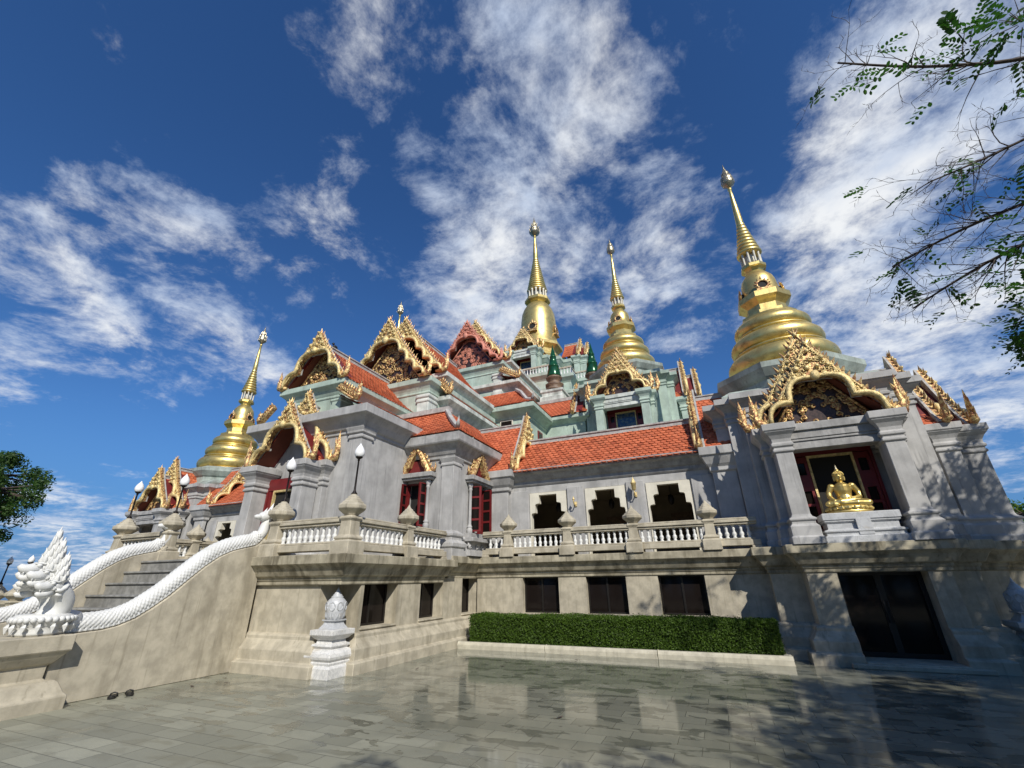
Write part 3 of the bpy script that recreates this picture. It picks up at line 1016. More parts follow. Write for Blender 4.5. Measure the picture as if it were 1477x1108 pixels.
# ================================================================== basement
def base_prof_low():
    return [(.32, 0), (.32, .19), (.30, .20), (.22, .22), (.22, .41), (.20, .43), (.09, .58), (.09, .64), (.06, .66), (0, .68)]
def ledge_prof(zl):
    return [(0, zl - .57), (.03, zl - .56), (.03, zl - .49), (.06, zl - .47), (.06, zl - .42), (.12, zl - .40), (.20, zl - .25), (.26, zl - .19), (.30, zl - .18), (.30, zl), (.0, zl + .005)]

def sash(parent, axis, pos, u0, u1, z0, z1, mull=True):
    """dark aluminium window set back in the wall"""
    f = MB(); t = .045
    def bx(a, b, c, d, e0=0.0, e1=.05):
        if axis == 'y': f.box(a, pos + e0, c, b, pos + e1, d)
        else: f.box(pos - e1, a, c, pos - e0, b, d)
    bx(u0, u1, z0, z0 + t); bx(u0, u1, z1 - t, z1); bx(u0, u0 + t, z0, z1, .001, .049); bx(u1 - t, u1, z0, z1, .001, .049)
    if mull: bx((u0 + u1) / 2 - .025, (u0 + u1) / 2 + .025, z0, z1, .002, .046)
    fo = f.build('window', 'frame', parent)
    g = MB()
    if axis == 'y': g.box(u0 + .01, pos + .028, z0 + .01, u1 - .01, pos + .034, z1 - .01)
    else: g.box(pos - .034, u0 + .01, z0 + .01, pos - .028, u1 - .01, z1 - .01)
    g.build('pane', 'glass', fo)

def basement_side(par, mx):
    """half of the basement right of the axis; mx mirrors x for the other half"""
    pass

t = thing('entrance_terrace', 'tan plastered basement of the entrance wing, deep dark windows in its right side', 'terrace', (XC, 7.3, 0))
wr = -6.95                                  # right face
wl = 2 * XC - wr
nt_ = .55
foot = [(wl + nt_, 7.35), (wr - nt_, 7.35), (wr - nt_, 7.35 + nt_), (wr, 7.35 + nt_), (wr, 13.4), (wl, 13.4), (wl, 7.35 + nt_), (wl + nt_, 7.35 + nt_)]
b = MB(); b.ring(foot, base_prof_low(), top=False)
b.build('moulded_foot', 'tan', t)
w = MB()
z0, z1 = .68, ZW - .57
w.gridwall('x', wr, wr - .42, 7.35 + nt_, 13.4, z0, z1 + .12, [(8.0, 9.13, .74, 1.60), (10.05, 11.1, .74, 1.60), (12.12, 13.05, .74, 1.66)])
for (a, c) in (((wr - nt_, 7.35), (wl + nt_, 7.35)), ((wl, 7.9), (wl, 13.4)), ((wr - nt_, 7.35), (wr - nt_, 7.9)), ((wr - nt_, 7.9), (wr, 7.9)), ((wl + nt_, 7.35), (wl + nt_, 7.9)), ((wl + nt_, 7.9), (wl, 7.9))):
    w.add([(a[0], a[1], z0), (c[0], c[1], z0), (c[0], c[1], z1 + .02), (a[0], a[1], z1 + .02)], [(0, 1, 2, 3)])
w.build('basement_wall', 'tan', t)
for (a, b_) in ((8.0, 9.13), (10.05, 11.1), (12.12, 13.05)):
    sl_ = MB(); sl_.box(wr - .40, a - .02, .70, wr + .03, b_ + .02, .738)
    sl_.build('window_sill', 'tan', t)
for (a, b_, zz) in ((8.0, 9.13, 1.60), (10.05, 11.1, 1.60), (12.12, 13.05, 1.66)):
    sash(t, 'x', wr - .30, a, b_, .74, zz)
l = MB()
l.ring([(wl, 7.30), (wr, 7.30), (wr, 11.02), (wl, 11.02)], ledge_prof(ZW))
l.build('stone_ledge', 'tan_dark', t)
l = MB()
l.ring([(wl + .04, 11.35), (wr - .02, 11.35), (wr - .02, 13.3), (wl + .04, 13.3)], ledge_prof(ZT))
l.build('stone_ledge', 'tan_dark', t)

def gallery_base(label):
    g = thing('gallery_basement', label, 'basement', (-3, 12.95, 0))
    x0, x1, y0 = -6.90, 1.6, 12.95
    b = MB(); b.ring(rect(x0, y0, x1, 18), base_prof_low(), top=False); b.build('moulded_foot', 'tan', g)
    ops = [(-5.40, -4.30, .74, 1.67), (-3.50, -2.40, .74, 1.67), (-1.57, -.43, .74, 1.67)]
    w = MB(); w.gridwall('y', y0, y0 + .4, x0, x1, .68, ZT - .55, ops); w.build('basement_wall', 'tan', g)
    for o in ops: sash(g, 'y', y0 + .16, *o)
    l = MB(); l.ring(rect(x0, y0, x1, 18), ledge_prof(ZT)); l.build('stone_ledge', 'tan_dark', g)
    return g
gb = gallery_base('long tan basement wall with three dark sliding windows behind the clipped hedge')

def mirror(o, label, about=XC):
    c = copy_tree(o)
    c.location = (2 * about - o.location.x, o.location.y, o.location.z)
    c.scale = (-1, 1, 1)
    c['label'] = label
    return c
mirror(gb, 'tan basement wall beyond the naga stairs, left of the entrance wing')

# basement of the right corner tower, with its glazed double door
t = thing('tower_basement', 'tan stepped basement of the right corner tower with a wide black double door', 'basement', (2.87, 15.1, 0))
cx, cy = 2.87, 15.1
q4 = [(1.22, -3.2), (1.22, -2.58), (1.86, -2.58), (1.86, -1.86), (2.58, -1.86), (2.58, -1.22), (3.2, -1.22)]
pol = []
for k in range(4):
    c, s_ = [(1, 0), (0, 1), (-1, 0), (0, -1)][k]
    for (x, y) in q4:
        pol.append((cx + x * c - y * s_, cy + x * s_ + y * c))
dx0, dx1 = 2.20, 3.72
b = MB(); b.ring(pol, base_prof_low(), top=False)
fb = b.build('moulded_foot', 'tan', t)
# cut the doorway out of the foot: leave out the front strip and rebuild it either side
me = fb.data
bm = bmesh.new(); bm.from_mesh(me)
dl = [f for f in bm.faces if all(v.co.y + 15.1 < 12.0 for v in f.verts) and abs(f.normal.x) < .3]
bmesh.ops.delete(bm, geom=dl, context='FACES'); bm.to_mesh(me); bm.free()
pf = base_prof_low()
for (xa, xb, la, lb) in ((cx - 1.22, dx0, 1, 0), (dx1, cx + 1.22, 0, 1)):
    b = MB(); vs = []; fs = []
    for (d, z) in pf:
        vs += [(xa - d * la, 11.9 - d, z), (xb + d * lb, 11.9 - d, z)]
    for k in range(len(pf) - 1):
        fs.append((2 * k, 2 * k + 1, 2 * k + 3, 2 * k + 2))
    xi = dx0 if lb == 0 else dx1
    n0 = len(vs)
    vs += [(xi, 12.7, 0), (xi, 12.7, .68)]
    idx = [(2 * k + (1 if lb == 0 else 0)) for k in range(len(pf))]
    fs.append(tuple(idx + [n0 + 1, n0]))
    b.add(vs, fs)
    b.build('moulded_foot', 'tan', t)
w = MB()
zt_ = ZT - .55
w.gridwall('y', 11.9, 12.5, cx - 1.22, cx + 1.22, .68, zt_, [(dx0, dx1, .68, 1.74 - .06)])
for i in range(len(pol)):
    a, c = pol[i], pol[(i + 1) % len(pol)]
    if abs(a[1] - 11.9) < .01 and abs(c[1] - 11.9) < .01: continue
    w.add([(a[0], a[1], .68), (c[0], c[1], .68), (c[0], c[1], zt_), (a[0], a[1], zt_)], [(0, 1, 2, 3)])
w.build('basement_wall', 'tan', t)
l = MB(); l.ring(pol, ledge_prof(ZT)); l.build('stone_ledge', 'tan_dark', t)
s_ = MB(); s_.box(dx0 + .003, 11.50, 0, dx1 - .003, 12.6, .10); s_.box(dx0 - .25, 11.44, .0, dx1 + .3, 11.575, .075)
s_.build('door_step', 'tan', t)
d = MB(); yd = 12.28
d.box(dx0 + .003, yd, .10, dx0 + .09, yd + .06, 1.675); d.box(dx1 - .09, yd, .10, dx1 - .003, yd + .06, 1.675)
d.box(dx0 + .09, yd + .002, 1.60, dx1 - .09, yd + .058, 1.675); xm = (dx0 + dx1) / 2
d.box(xm - .06, yd + .004, .10, xm + .06, yd + .056, 1.60); d.box(dx0 + .09, yd + .003, .10, xm - .06, yd + .057, .19); d.box(xm + .06, yd + .003, .10, dx1 - .09, yd + .057, .19)
do = d.build('double_door', 'frame', t)
g = MB(); g.box(dx0 + .05, yd + .03, .12, dx1 - .05, yd + .04, 1.66); g.build('pane', 'glass', do)
hd = MB()
for sx in (-.035, .035):
    hd.tube([(xm + sx, yd - .035, .72), (xm + sx, yd - .05, .76), (xm + sx, yd - .05, 1.08), (xm + sx, yd - .035, 1.12)], .012, 6)
hd.build('handle', 'frame', do)
mirror(t, 'tan stepped basement under the far left corner tower')

# ================================================================== corner towers and their spires
G_T = None
tw = build_tower((2.87, 15.1, ZT), arms=(0, 90), label='grey corner tower on the right with a statue niche under a large gilded porch gable')
GREEN = {'grey_plaster': M['green'], 'grey_cornice': M['green_trim'], 'dark_interior': M['stained']}
c = copy_tree(tw); c.location = (-24.4, 15.85, 2.12); c.scale = (-1, 1, 1); c['label'] = 'grey corner tower at the far left behind the naga stairs, two small gilded gables'
c = copy_tree(tw, None, GREEN); c.location = (-2.88, 22.5, 6.78); c['label'] = 'pale green upper tower above the long orange roof, gilded gable over a leaded window'
c = copy_tree(tw, None, GREEN); c.location = (-19.15, 22.5, 6.78); c['label'] = 'pale green upper tower hidden behind the entrance gables, only its spire showing'
ch = build_chedi((2.95, 15.1, 7.45), 'largest looking golden ringed chedi spire, on the right corner tower', 'golden chedi spires on the towers')
c = copy_tree(ch); c.location = (-24.4, 15.85, 7.3); c['label'] = 'golden ringed chedi spire farthest left, above the naga stairs'
c = copy_tree(ch); c.location = (-2.88, 22.5, 12.0); c['label'] = 'golden ringed chedi spire right of the central one, above the pale green tower gable'
c = copy_tree(ch); c.location = (-19.15, 22.5, 12.0); c['label'] = 'golden spire of which only thin top and crystal finial rise between the twin entrance gables'
build_chedi((-11.0, 31.2, 16.0), 'tallest central golden chedi with a long bell and slender spire', None, 'central')

# ================================================================== galleries
def gallery(label, group):
    g = thing('gallery', label, 'gallery', (-3, 13.7, ZT), group)
    x0, x1, y0 = -6.85, .9, 13.7
    ops = [(-5.40, -4.13, ZT, 4.22), (-3.53, -2.26, ZT, 4.22), (-1.66, -.39, ZT, 4.22)]
    w = MB(); w.gridwall('y', y0, y0 + .15, x0, x1, ZT, 4.95, ops)
    w.build('arcade_wall', 'grey', g)
    for (a, b_) in ((-4.10, -3.56), (-2.23, -1.69), (-6.2, -5.43), (-.36, .3)):
        p = MB(); p.box(a, y0 - .05, ZT, b_, y0 - .002, 4.30)
        p.build('wall_pier', 'grey', g)
    for (a, b_, c_, d_) in ops:
        t = MB(); e = .012
        a += e; b_ -= e; mid = (a + b_) / 2
        outer_ = [(a, ZT), (a, d_ - e), (b_, d_ - e), (b_, ZT)]
        hw_ = (b_ - a) / 2
        st = [(hw_ - .045, ZT), (hw_ - .045, 3.50), (hw_ - .07, 3.56), (hw_ - .18, 3.58), (hw_ - .18, 3.81), (hw_ - .21, 3.85), (hw_ - .32, 3.87), (hw_ - .32, 4.13)]
        # two halves, so that each stays a simple polygon
        for sg in (-1, 1):
            pl = [(mid + sg * hw_, ZT), (mid + sg * hw_, d_ - e), (mid, d_ - e), (mid, 4.13)] + [(mid + sg * x, z) for x, z in reversed(st)]
            t.ext(pl, y0 - .03, y0 + .17)
        t.build('stepped_arch_trim', 'cream', g)
    cr = MB()
    cr.ring(rect(x0 - .2, y0, x1, 17.2), [(0.02, 4.45), (.06, 4.50), (.06, 4.60), (.12, 4.63), (.24, 4.78), (.30, 4.80), (.36, 4.82), (.36, 4.96)])
    cr.build('cornice', 'grey_trim', g)
    r = MB()
    r.box(x0, 17.0, ZT, x1, 17.15, 4.4); r.box(x0 + .01, y0 + .35, 4.32, x1 - .01, 16.99, 4.36); r.box(x0 + .01, y0 + .35, ZT - .02, x1 - .01, 16.99, ZT)
    r.box(x0 + .005, y0 + .31, ZT, x0 + .05, 16.98, 4.3); r.box(x1 - .05, y0 + .31, ZT, x1 - .005, 16.98, 4.3)
    r.build('room', 'room', g)
    for (a, b_) in ((-5.6, -4.8), (-3.6, -2.9), (-2.5, -1.9), (-1.3, -.6)):
        pic = MB(); pic.box(a, 16.90, 3.0, b_, 16.96, 3.7); pic.build('picture', 'brownglaze', g)
    for xx in (-4.7, -2.9, -1.05):
        pd = MB()
        pd.tube([(xx, 14.6, 4.32), (xx, 14.6, 3.98)], .01, 5)
        pd.lathe([(.01, 3.98), (.07, 3.94), (.10, 3.82), (.07, 3.70), (.02, 3.66)], 8, (xx, 14.6, 0))
        pd.build('pendant_lamp', 'iron', g)
    # roof
    t = MB(); bed = MB()
    zr = 6.22; yr = 14.75
    t.tiles((-5.85, y0 - .40, 4.86), (.9, y0 - .40, 4.86), (.9, yr, zr), (-5.85, yr, zr), .18, .15, .05, .034, bed=bed)
    t.tiles((.9, 2 * yr - y0 + .40, 4.86), (-5.85, 2 * yr - y0 + .40, 4.86), (-5.85, yr, zr), (.9, yr, zr), .33, .25, .05, bed=bed)
    ro = t.build('tiled_roof', 'tile', g); bed.build('roof_bed', 'tilebed', ro)
    rc = MB(); rc.box(-5.85, yr - .09, zr - .05, .9, yr + .09, zr + .08); rc.box(-5.85, yr - .13, zr + .08, .9, yr + .13, zr + .13); rc.build('ridge_cap', 'cap', ro)
    # higher roof length next to the wing, with its gilded end gable
    X = Matrix.Translation((-5.86, 14.75, 4.98)) @ Matrix.Rotation(R_(90), 4, 'Z')
    gable_roof(g, 1.36, 1.98, .05, 2.2, X, .165, .125, .05)
    make_gable(g, 1.42, 2.40, 'A', X, tymp=False, depth=.2, fin=.34)
    X = Matrix.Translation((.06, 14.75, 4.98)) @ Matrix.Rotation(R_(-90), 4, 'Z')
    gable_roof(g, 1.36, 1.98, .05, 1.0, X, .165, .125, .05)
    make_gable(g, 1.42, 2.35, 'A', X, tymp=False, depth=.2, fin=.34)
    cw = MB(); cw.ring(rect(.12, y0 - .42, .98, y0 - .02), [(-.12, ZT + .3), (-.12, 4.28), (-.06, 4.32), (-.06, 4.42), (0, 4.50), (.10, 4.72), (.14, 4.74), (.14, 4.97)])
    cw.build('end_pier', 'grey', g)
    cw = MB(); cw.ring(rect(-7.2, y0 - .42, -5.95, y0 - .02), [(-.12, ZT + .3), (-.12, 4.28), (-.06, 4.32), (-.06, 4.42), (0, 4.50), (.10, 4.72), (.14, 4.74), (.14, 4.97)])
    cw.build('end_pier', 'grey', g)
    return g
ga = gallery('grey arcaded gallery under a long orange tiled roof, three cream stepped openings', None)
mg = mirror(ga, 'far gallery left of the entrance wing, its orange roof glimpsed beside the porch')
mg.location.x += .7
for i, (x, z) in enumerate(((-3.83, 3.86), (-1.96, 4.0))):
    lt = thing('wall_lantern', ['small golden bracket on the pier between the first and second gallery openings', 'golden lantern on the pier between the second and third gallery openings'][i], 'wall lamp', (x, 13.64, z))
    q = MB()
    q.box(x - .04, 13.615, z - .18, x + .04, 13.645, z - .04)
    q.tube([(x, 13.62, z - .12), (x, 13.50, z - .16), (x, 13.42, z - .08), (x, 13.42, z - .02)], .016, 6)
    q.build('bracket', 'giltb', lt)
    if i == 1:
        q = MB(); q.lathe([(.01, z - .03), (.06, z), (.075, z + .18), (.09, z + .19), (.05, z + .26), (.012, z + .34), (.002, z + .40)], 8, (x, 13.42, 0)); q.build('lamp_body', 'giltb', lt)
    else:
        q = MB(); q.lathe([(.012, z - .03), (.05, z + .0), (.03, z + .03), (.005, z + .10)], 8, (x, 13.42, 0)); q.build('lamp_socket', 'giltb', lt)

# ================================================================== entrance wing
def make_stub(parent, x0, z0, x1, z1, y, fin=.34):
    """lower end of a bargeboard showing beside a higher gable, with its naga finial"""
    sg = 1 if x1 > x0 else -1
    g = MB()
    dx, dz = x1 - x0, z1 - z0
    L = math.hypot(dx, dz); nx, nz = -dz / L * sg, dx / L * sg
    if nz < 0: nx, nz = -nx, -nz
    w_ = .20
    g.ext([(x0, z0), (x1, z1), (x1 + nx * w_, z1 + nz * w_), (x0 + nx * w_, z0 + nz * w_)], y - .07, y + .07)
    g.tube([(x0, y - .09, z0), (x1, y - .09, z1)], .045, 6)
    k = max(3, int(L / .11))
    for i in range(k):
        t_ = (i + .5) / k
        a = (x0 + dx * t_ + nx * w_, z0 + dz * t_ + nz * w_)
        g.leafshape((a[0], y, a[1]), (a[0] + nx * .10, y, a[1] + nz * .12 + .05), .09, .03)
        g.curl((x0 + dx * t_ + nx * w_ * .5, y - .10, z0 + dz * t_ + nz * w_ * .5), .07, 1.1, .024, i * 1.7, 1, 8)
    o = g.build('gable_end', 'gilt', parent)
    f_ = MB()
    pts = [(x1 - sg * .05, z1 + .06), (x1 + sg * fin * .25, z1 + .05), (x1 + sg * fin * .45, z1 + .16), (x1 + sg * fin * .42, z1 + fin * 1.0), (x1 + sg * fin * .55, z1 + fin * 1.75)]
    f_.tube([(p[0], y - .02, p[1]) for p in pts], [.07, .09, .09, .05, .004], 7)
    for (i, ax, az) in ((1, .10, .26), (2, .24, .22), (2, -.10, .30), (3, .18, .22), (3, -.14, .22)):
        p = pts[i]
        f_.leafshape((p[0], y - .03, p[1]), (p[0] + sg * ax * fin * 1.6, y - .03, p[1] + az * fin * 1.9), .11, .05)
    f_.build('naga_finial', 'gilt', o)

po = thing('entrance_porch', 'grey entrance porch at the head of the naga stairs, red doors under twin gilded gables', 'porch', (-10.78, 11.7, ZW))
oo = ORI[po.name]; ORI[po.name] = Vector((0, 0, 0))
build_arm(po, front=-3.4, open_=True, hw=1.09, pw=.34, cap=2.5, H1=1.88, H2=2.32, back=-2.2)
ORI[po.name] = oo

eh = thing('entrance_hall', 'grey entrance hall behind the porch carrying a pale green gabled storey', 'hall', (XC, 9.0, ZW))
w = MB()
x0, x1 = -12.48, -8.52
w.ring(rect(x0, 9.0, x1, 14.2), [(.10, ZW), (.10, ZW + .40), (.05, ZW + .46), (0, ZW + .52), (0, 5.42), (.04, 5.44), (.04, 5.52), (.10, 5.56), (.20, 5.72), (.30, 5.82), (.36, 5.86), (.40, 5.88), (.40, 6.12)])
w.build('hall_wall', 'grey', eh)
for xa in (x1 - .42, x0 - .03):
    p = MB(); p.ring(rect(xa, 8.965, xa + .45, 9.4), [(.05, ZW), (.05, ZW + .5), (0, ZW + .56), (0, 5.26), (.04, 5.28), (.04, 5.34), (.015, 5.36), (.015, 5.40), (.06, 5.42), (.06, 5.48), (.10, 5.58)])
    p.build('corner_pilaster', 'grey', eh)
t_ = MB(); bed = MB()
t_.tiles((x1 + .38, 9.10, 6.14), (x1 + .38, 12.6, 6.14), (-9.80, 12.6, 6.85), (-9.80, 9.10, 6.85), .17, .14, .05, bed=bed)
o = t_.build('tiled_roof', 'tile', eh); bed.build('roof_bed', 'tilebed', o)
# gabled storey above
w = MB()
hwall = [(0, 6.2), (0, 6.86), (.03, 6.88), (.03, 6.93), (0, 6.95), (.03, 7.0), (.10, 7.14), (.20, 7.22), (.24, 7.24), (.24, 7.42)]
w.ring(rect(XC - 1.15, 9.32, XC + 1.15, 12.8), hwall)
w.build('gable_storey', 'green', eh)
for sg in (-1, 1):
    p = MB(); xa, xb = sorted((XC + sg * .82, XC + sg * 1.18)); p.ring(rect(xa, 9.27, xb, 9.7), [(0, 6.3), (0, 6.72), (.03, 6.74), (.03, 6.79), (.01, 6.80), (.05, 6.84), (.05, 6.9)]); p.build('pilaster', 'green', eh)
X = Matrix.Translation((XC, 9.10, 7.43))
make_gable(eh, 1.36, 1.92, 'C', X, tymp=True, depth=.40, fin=.36)
gable_roof(eh, 1.34, 1.46, .12, 3.75, X, .15, .125, .10)
make_stub(eh, -9.72, 6.98, -9.02, 6.52, 9.05)
make_stub(eh, -12.05, 6.66, -12.55, 6.20, 8.80, .26)

# bay with shuttered windows and hipped roof
sb = thing('window_bay', 'grey side bay with red shuttered windows under gilded triangles and a hipped orange roof', 'wing', (-7.9, 11.2, ZT))
xb0, xb1, yb0 = 2 * XC + 6.85, -6.85, 11.2
foot_p = [(.12, ZW), (.12, ZT + .32), (.05, ZT + .40), (.05, ZT + .44), (.08, ZT + .46), (.08, ZT + .50), (0, ZT + .56)]
wn = (-8.50, -7.72, 3.02, 4.36)
wr_ = (12.18, 13.06, 2.92, 4.36)
w = MB()
w.ring(rect(xb0, yb0, xb1, 14.0), foot_p, top=False)
z0 = ZT + .56
w.gridwall('y', yb0, yb0 + .25, xb0, xb1, z0, 5.25, [wn, (2 * XC - wn[1], 2 * XC - wn[0], wn[2], wn[3])])
w.gridwall('x', xb1, xb1 - .25, yb0, 14.0, z0, 5.25, [wr_])
w.gridwall('x', xb0, xb0 + .25, yb0, 14.0, z0, 5.25, [wr_])
w.build('bay_wall', 'grey', sb)
cr = MB()
cr.ring(rect(xb0, yb0, xb1, 14.3), [(.0, 5.0), (.05, 5.02), (.05, 5.10), (.09, 5.14), (.16, 5.28), (.26, 5.40), (.34, 5.44), (.36, 5.48), (.36, 5.73)])
cr.build('cornice', 'grey_trim', sb)
for (xa, ya) in ((xb1 - .40, yb0 - .035), (xb0 - .03, yb0 - .035)):
    p = MB(); p.ring(rect(xa, ya, xa + .43, ya + .45), [(.12, ZT - .1), (.12, ZT + .2), (.16, ZT + .24), (.16, ZT + .34), (.06, ZT + .42), (.06, ZT + .5), (.10, ZT + .53), (.10, ZT + .60), (0, ZT + .68), (0, 4.78), (.03, 4.80), (.03, 4.86), (.01, 4.88), (.08, 5.03)])
    p.build('corner_pilaster', 'grey', sb)
def thai_window(par, X, wdt, z0, z1, ped_h=.98):
    """shuttered window: colonnettes, sill, lintel and gilded triangle, facing local -y around x=0"""
    hw_ = wdt / 2
    rd = MB(); rd.box(-hw_, .02, z0, -hw_ + .05, .12, z1, X); rd.box(hw_ - .05, .02, z0, hw_, .12, z1, X); rd.box(-hw_ + .05, .021, z1 - .05, hw_ - .05, .119, z1, X); rd.box(-hw_ + .05, .021, z0, hw_ - .05, .119, z0 + .05, X)
    fr = rd.build('window_frame', 'redwood', par)
    for sg in (-1, 1):
        f = MB()
        f.lathe([(.09, z0 - .02), (.09, z0 + .10), (.06, z0 + .12), (.09, z0 + .16), (.06, z0 + .20), (.05, z0 + .25), (.05, z1 - .20), (.07, z1 - .16), (.05, z1 - .12), (.08, z1 - .06), (.08, z1 + .05)], 8, (sg * (hw_ + .06), -.09, 0), X=X)
        f.build('colonnette', 'grey', fr)
    l = MB(); l.box(-hw_ - .22, -.24, z1 + .05, hw_ + .22, .0, z1 + .12, X); l.box(-hw_ - .28, -.30, z1 + .12, hw_ + .28, .0, z1 + .26, X)
    l.build('lintel', 'grey_trim', par); l = MB()
    l.box(-hw_ - .20, -.22, z0 - .16, hw_ + .20, .0, z0 - .02, X); l.box(-hw_ - .30, -.34, z0 - .27, hw_ + .30, .0, z0 - .16, X)
    l.build('sill', 'grey_trim', fr)
    br = MB()
    br.box(-hw_ - .26, -.24, z0 - .66, hw_ + .26, .0, z0 - .50, X); br.box(-hw_ - .2, -.16, z0 - .50, hw_ + .2, .0, z0 - .272, X)
    for sg in (-1, 1):
        br.curl((sg * (hw_ + .18), -.17, z0 - .40), .11, 1.2, .04, 0 if sg > 0 else 3.14, sg, 9, X)
        br.curl((sg * .18, -.17, z0 - .42), .09, 1.0, .03, 3.14 if sg > 0 else 0, -sg, 8, X)
    br.build('sill_bracket', 'grey', fr)
    for sg in (-1, 1):
        sh = MB()
        lw = hw_ - .06
        Xs = X @ Matrix.Translation((sg * (hw_ - .03), -.02, 0)) @ Matrix.Rotation(R_(82) * sg, 4, 'Z')
        xa, xb = sorted((0, -sg * lw))
        hh = (z1 - z0 - .1) / 4
        sh.gridwall('y', -.02, .02, xa, xb, z0 + .03, z1 - .05, [(xa + .06, xb - .06, z0 + .08 + i * hh, z0 + .02 + (i + 1) * hh) for i in range(4)])
        sh.v = [tuple(Xs @ Vector(v)) for v in sh.v]
        so_ = sh.build('shutter', 'redwood', fr)
        pn = MB(); pn.box(xa + .05, -.004, z0 + .06, xb - .05, .004, z1 - .07, Xs); pn.build('pane', 'glass', fr)
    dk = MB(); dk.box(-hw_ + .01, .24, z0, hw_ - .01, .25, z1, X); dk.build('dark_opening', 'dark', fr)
    # gilded triangle
    g = MB()
    H = ped_h; half = hw_ + .20; zb = z1 + .27
    for sg in (1, -1):
        inn = bez((.60, 0), (.60, .16), (.40, .20), 6) + bez((.40, .20), (.26, .46), (0, .66), 6) + [(0, .66)]
        n = len(inn); vs = []; fs = []
        for i in range(n):
            t__ = i / (n - 1)
            ox, oz = half * (1 - t__), H * t__
            ix, iz = inn[i][0] * half, inn[i][1] * H
            vs += [(sg * ox, -.20, zb + oz), (sg * (ox + ix) / 2, -.26, zb + (oz + iz) / 2), (sg * ix, -.20, zb + iz), (sg * ix, -.04, zb + iz), (sg * ox, -.04, zb + oz)]
        for i in range(n - 1):
            for k in range(5):
                fs.append((i * 5 + k, i * 5 + (k + 1) % 5, (i + 1) * 5 + (k + 1) % 5, (i + 1) * 5 + k))
        g.add(vs, fs, False, X)
        for i in range(8):
            t__ = (i + .5) / 8
            g.leafshape((sg * half * (1 - t__), -.12, zb + H * t__), (sg * (half * (1 - t__) + .05), -.12, zb + H * t__ + .13), .09, .04, X)
            g.curl((sg * half * (1 - t__) * .80, -.25, zb + H * t__ * .9 + .04), .04, 1.1, .013, i * 1.3, sg, 7, X)
        g.tube([(sg * half * .9, -.14, zb + .02), (sg * (half + .08), -.14, zb + .04), (sg * (half + .12), -.14, zb + .16), (sg * (half + .10), -.14, zb + .30)], [.05, .05, .035, .003], 6, True, X)
    g.leafshape((0, -.12, zb + H * .9), (0, -.12, zb + H + .16), .1, .05, X)
    go = g.build('gilded_triangle', 'gilt', fr)
    ty = MB(); ty.ext([(-half * .7, zb), (half * .7, zb), (0, zb + H * .75)], -.05, -.01, X); ty.build('red_panel', 'soffit', fr)
for (X, wd, za, zb_) in ((Matrix.Translation((-8.11, yb0, 0)), .78, wn[2], wn[3]), (Matrix.Translation((2 * XC + 8.11, yb0, 0)), .78, wn[2], wn[3]),
                         (Matrix.Translation((xb1, 12.62, 0)) @ Matrix.Rotation(R_(90), 4, 'Z'), .88, wr_[2], wr_[3])):
    thai_window(sb, X, wd, za, zb_)
t_ = MB(); bed = MB()
ex, ey, ez = xb1 + .36, yb0 - .36, 5.76
tx, ty_, tz = -7.72, 12.0, 6.95
xl, xt = 2 * XC - ex, 2 * XC - tx
t_.tiles((xl, ey, ez), (ex, ey, ez), (tx, ty_, tz), (xt, ty_, tz), .17, .14, .10, bed=bed)
t_.tiles((ex, ey, ez), (ex, 14.4, ez), (tx, 14.4, tz), (tx, ty_, tz), .17, .14, .10, bed=bed)
t_.tiles((xl, 14.4, ez), (xl, ey, ez), (xt, ty_, tz), (xt, 14.4, tz), .17, .14, .10, bed=bed)
o = t_.build('hipped_roof', 'tile', sb); bed.build('roof_bed', 'tilebed', o)
h_ = MB()
for sg, (xa, xb) in ((1, (ex, tx)), (-1, (xl, xt))):
    pts = []
    for i in range(9):
        t__ = i / 8
        pts.append((xa + (xb - xa) * t__, ey + (ty_ - ey) * t__, ez + (tz - ez) * t__ - .10 * 4 * t__ * (1 - t__) * .75 + .05))
    h_.tube(pts[1:], [.085] * 8, 6, False)
    h_.tube([pts[1], (pts[1][0] + sg * .05, pts[1][1] - .05, pts[1][2] + .12), (pts[1][0] + sg * .10, pts[1][1] - .10, pts[1][2] + .30)], [.085, .05, .01], 6)
h_.box(xt - .15, ty_ - .12, tz - .05, tx + .15, ty_ + .12, tz + .12)
h_.build('hip_ridge', 'cap', o)
cp = MB(); cp.box(xt, ty_ + .01, tz - .25, tx - .01, 14.4, tz - .02); cp.build('roof_deck', 'cap', sb)

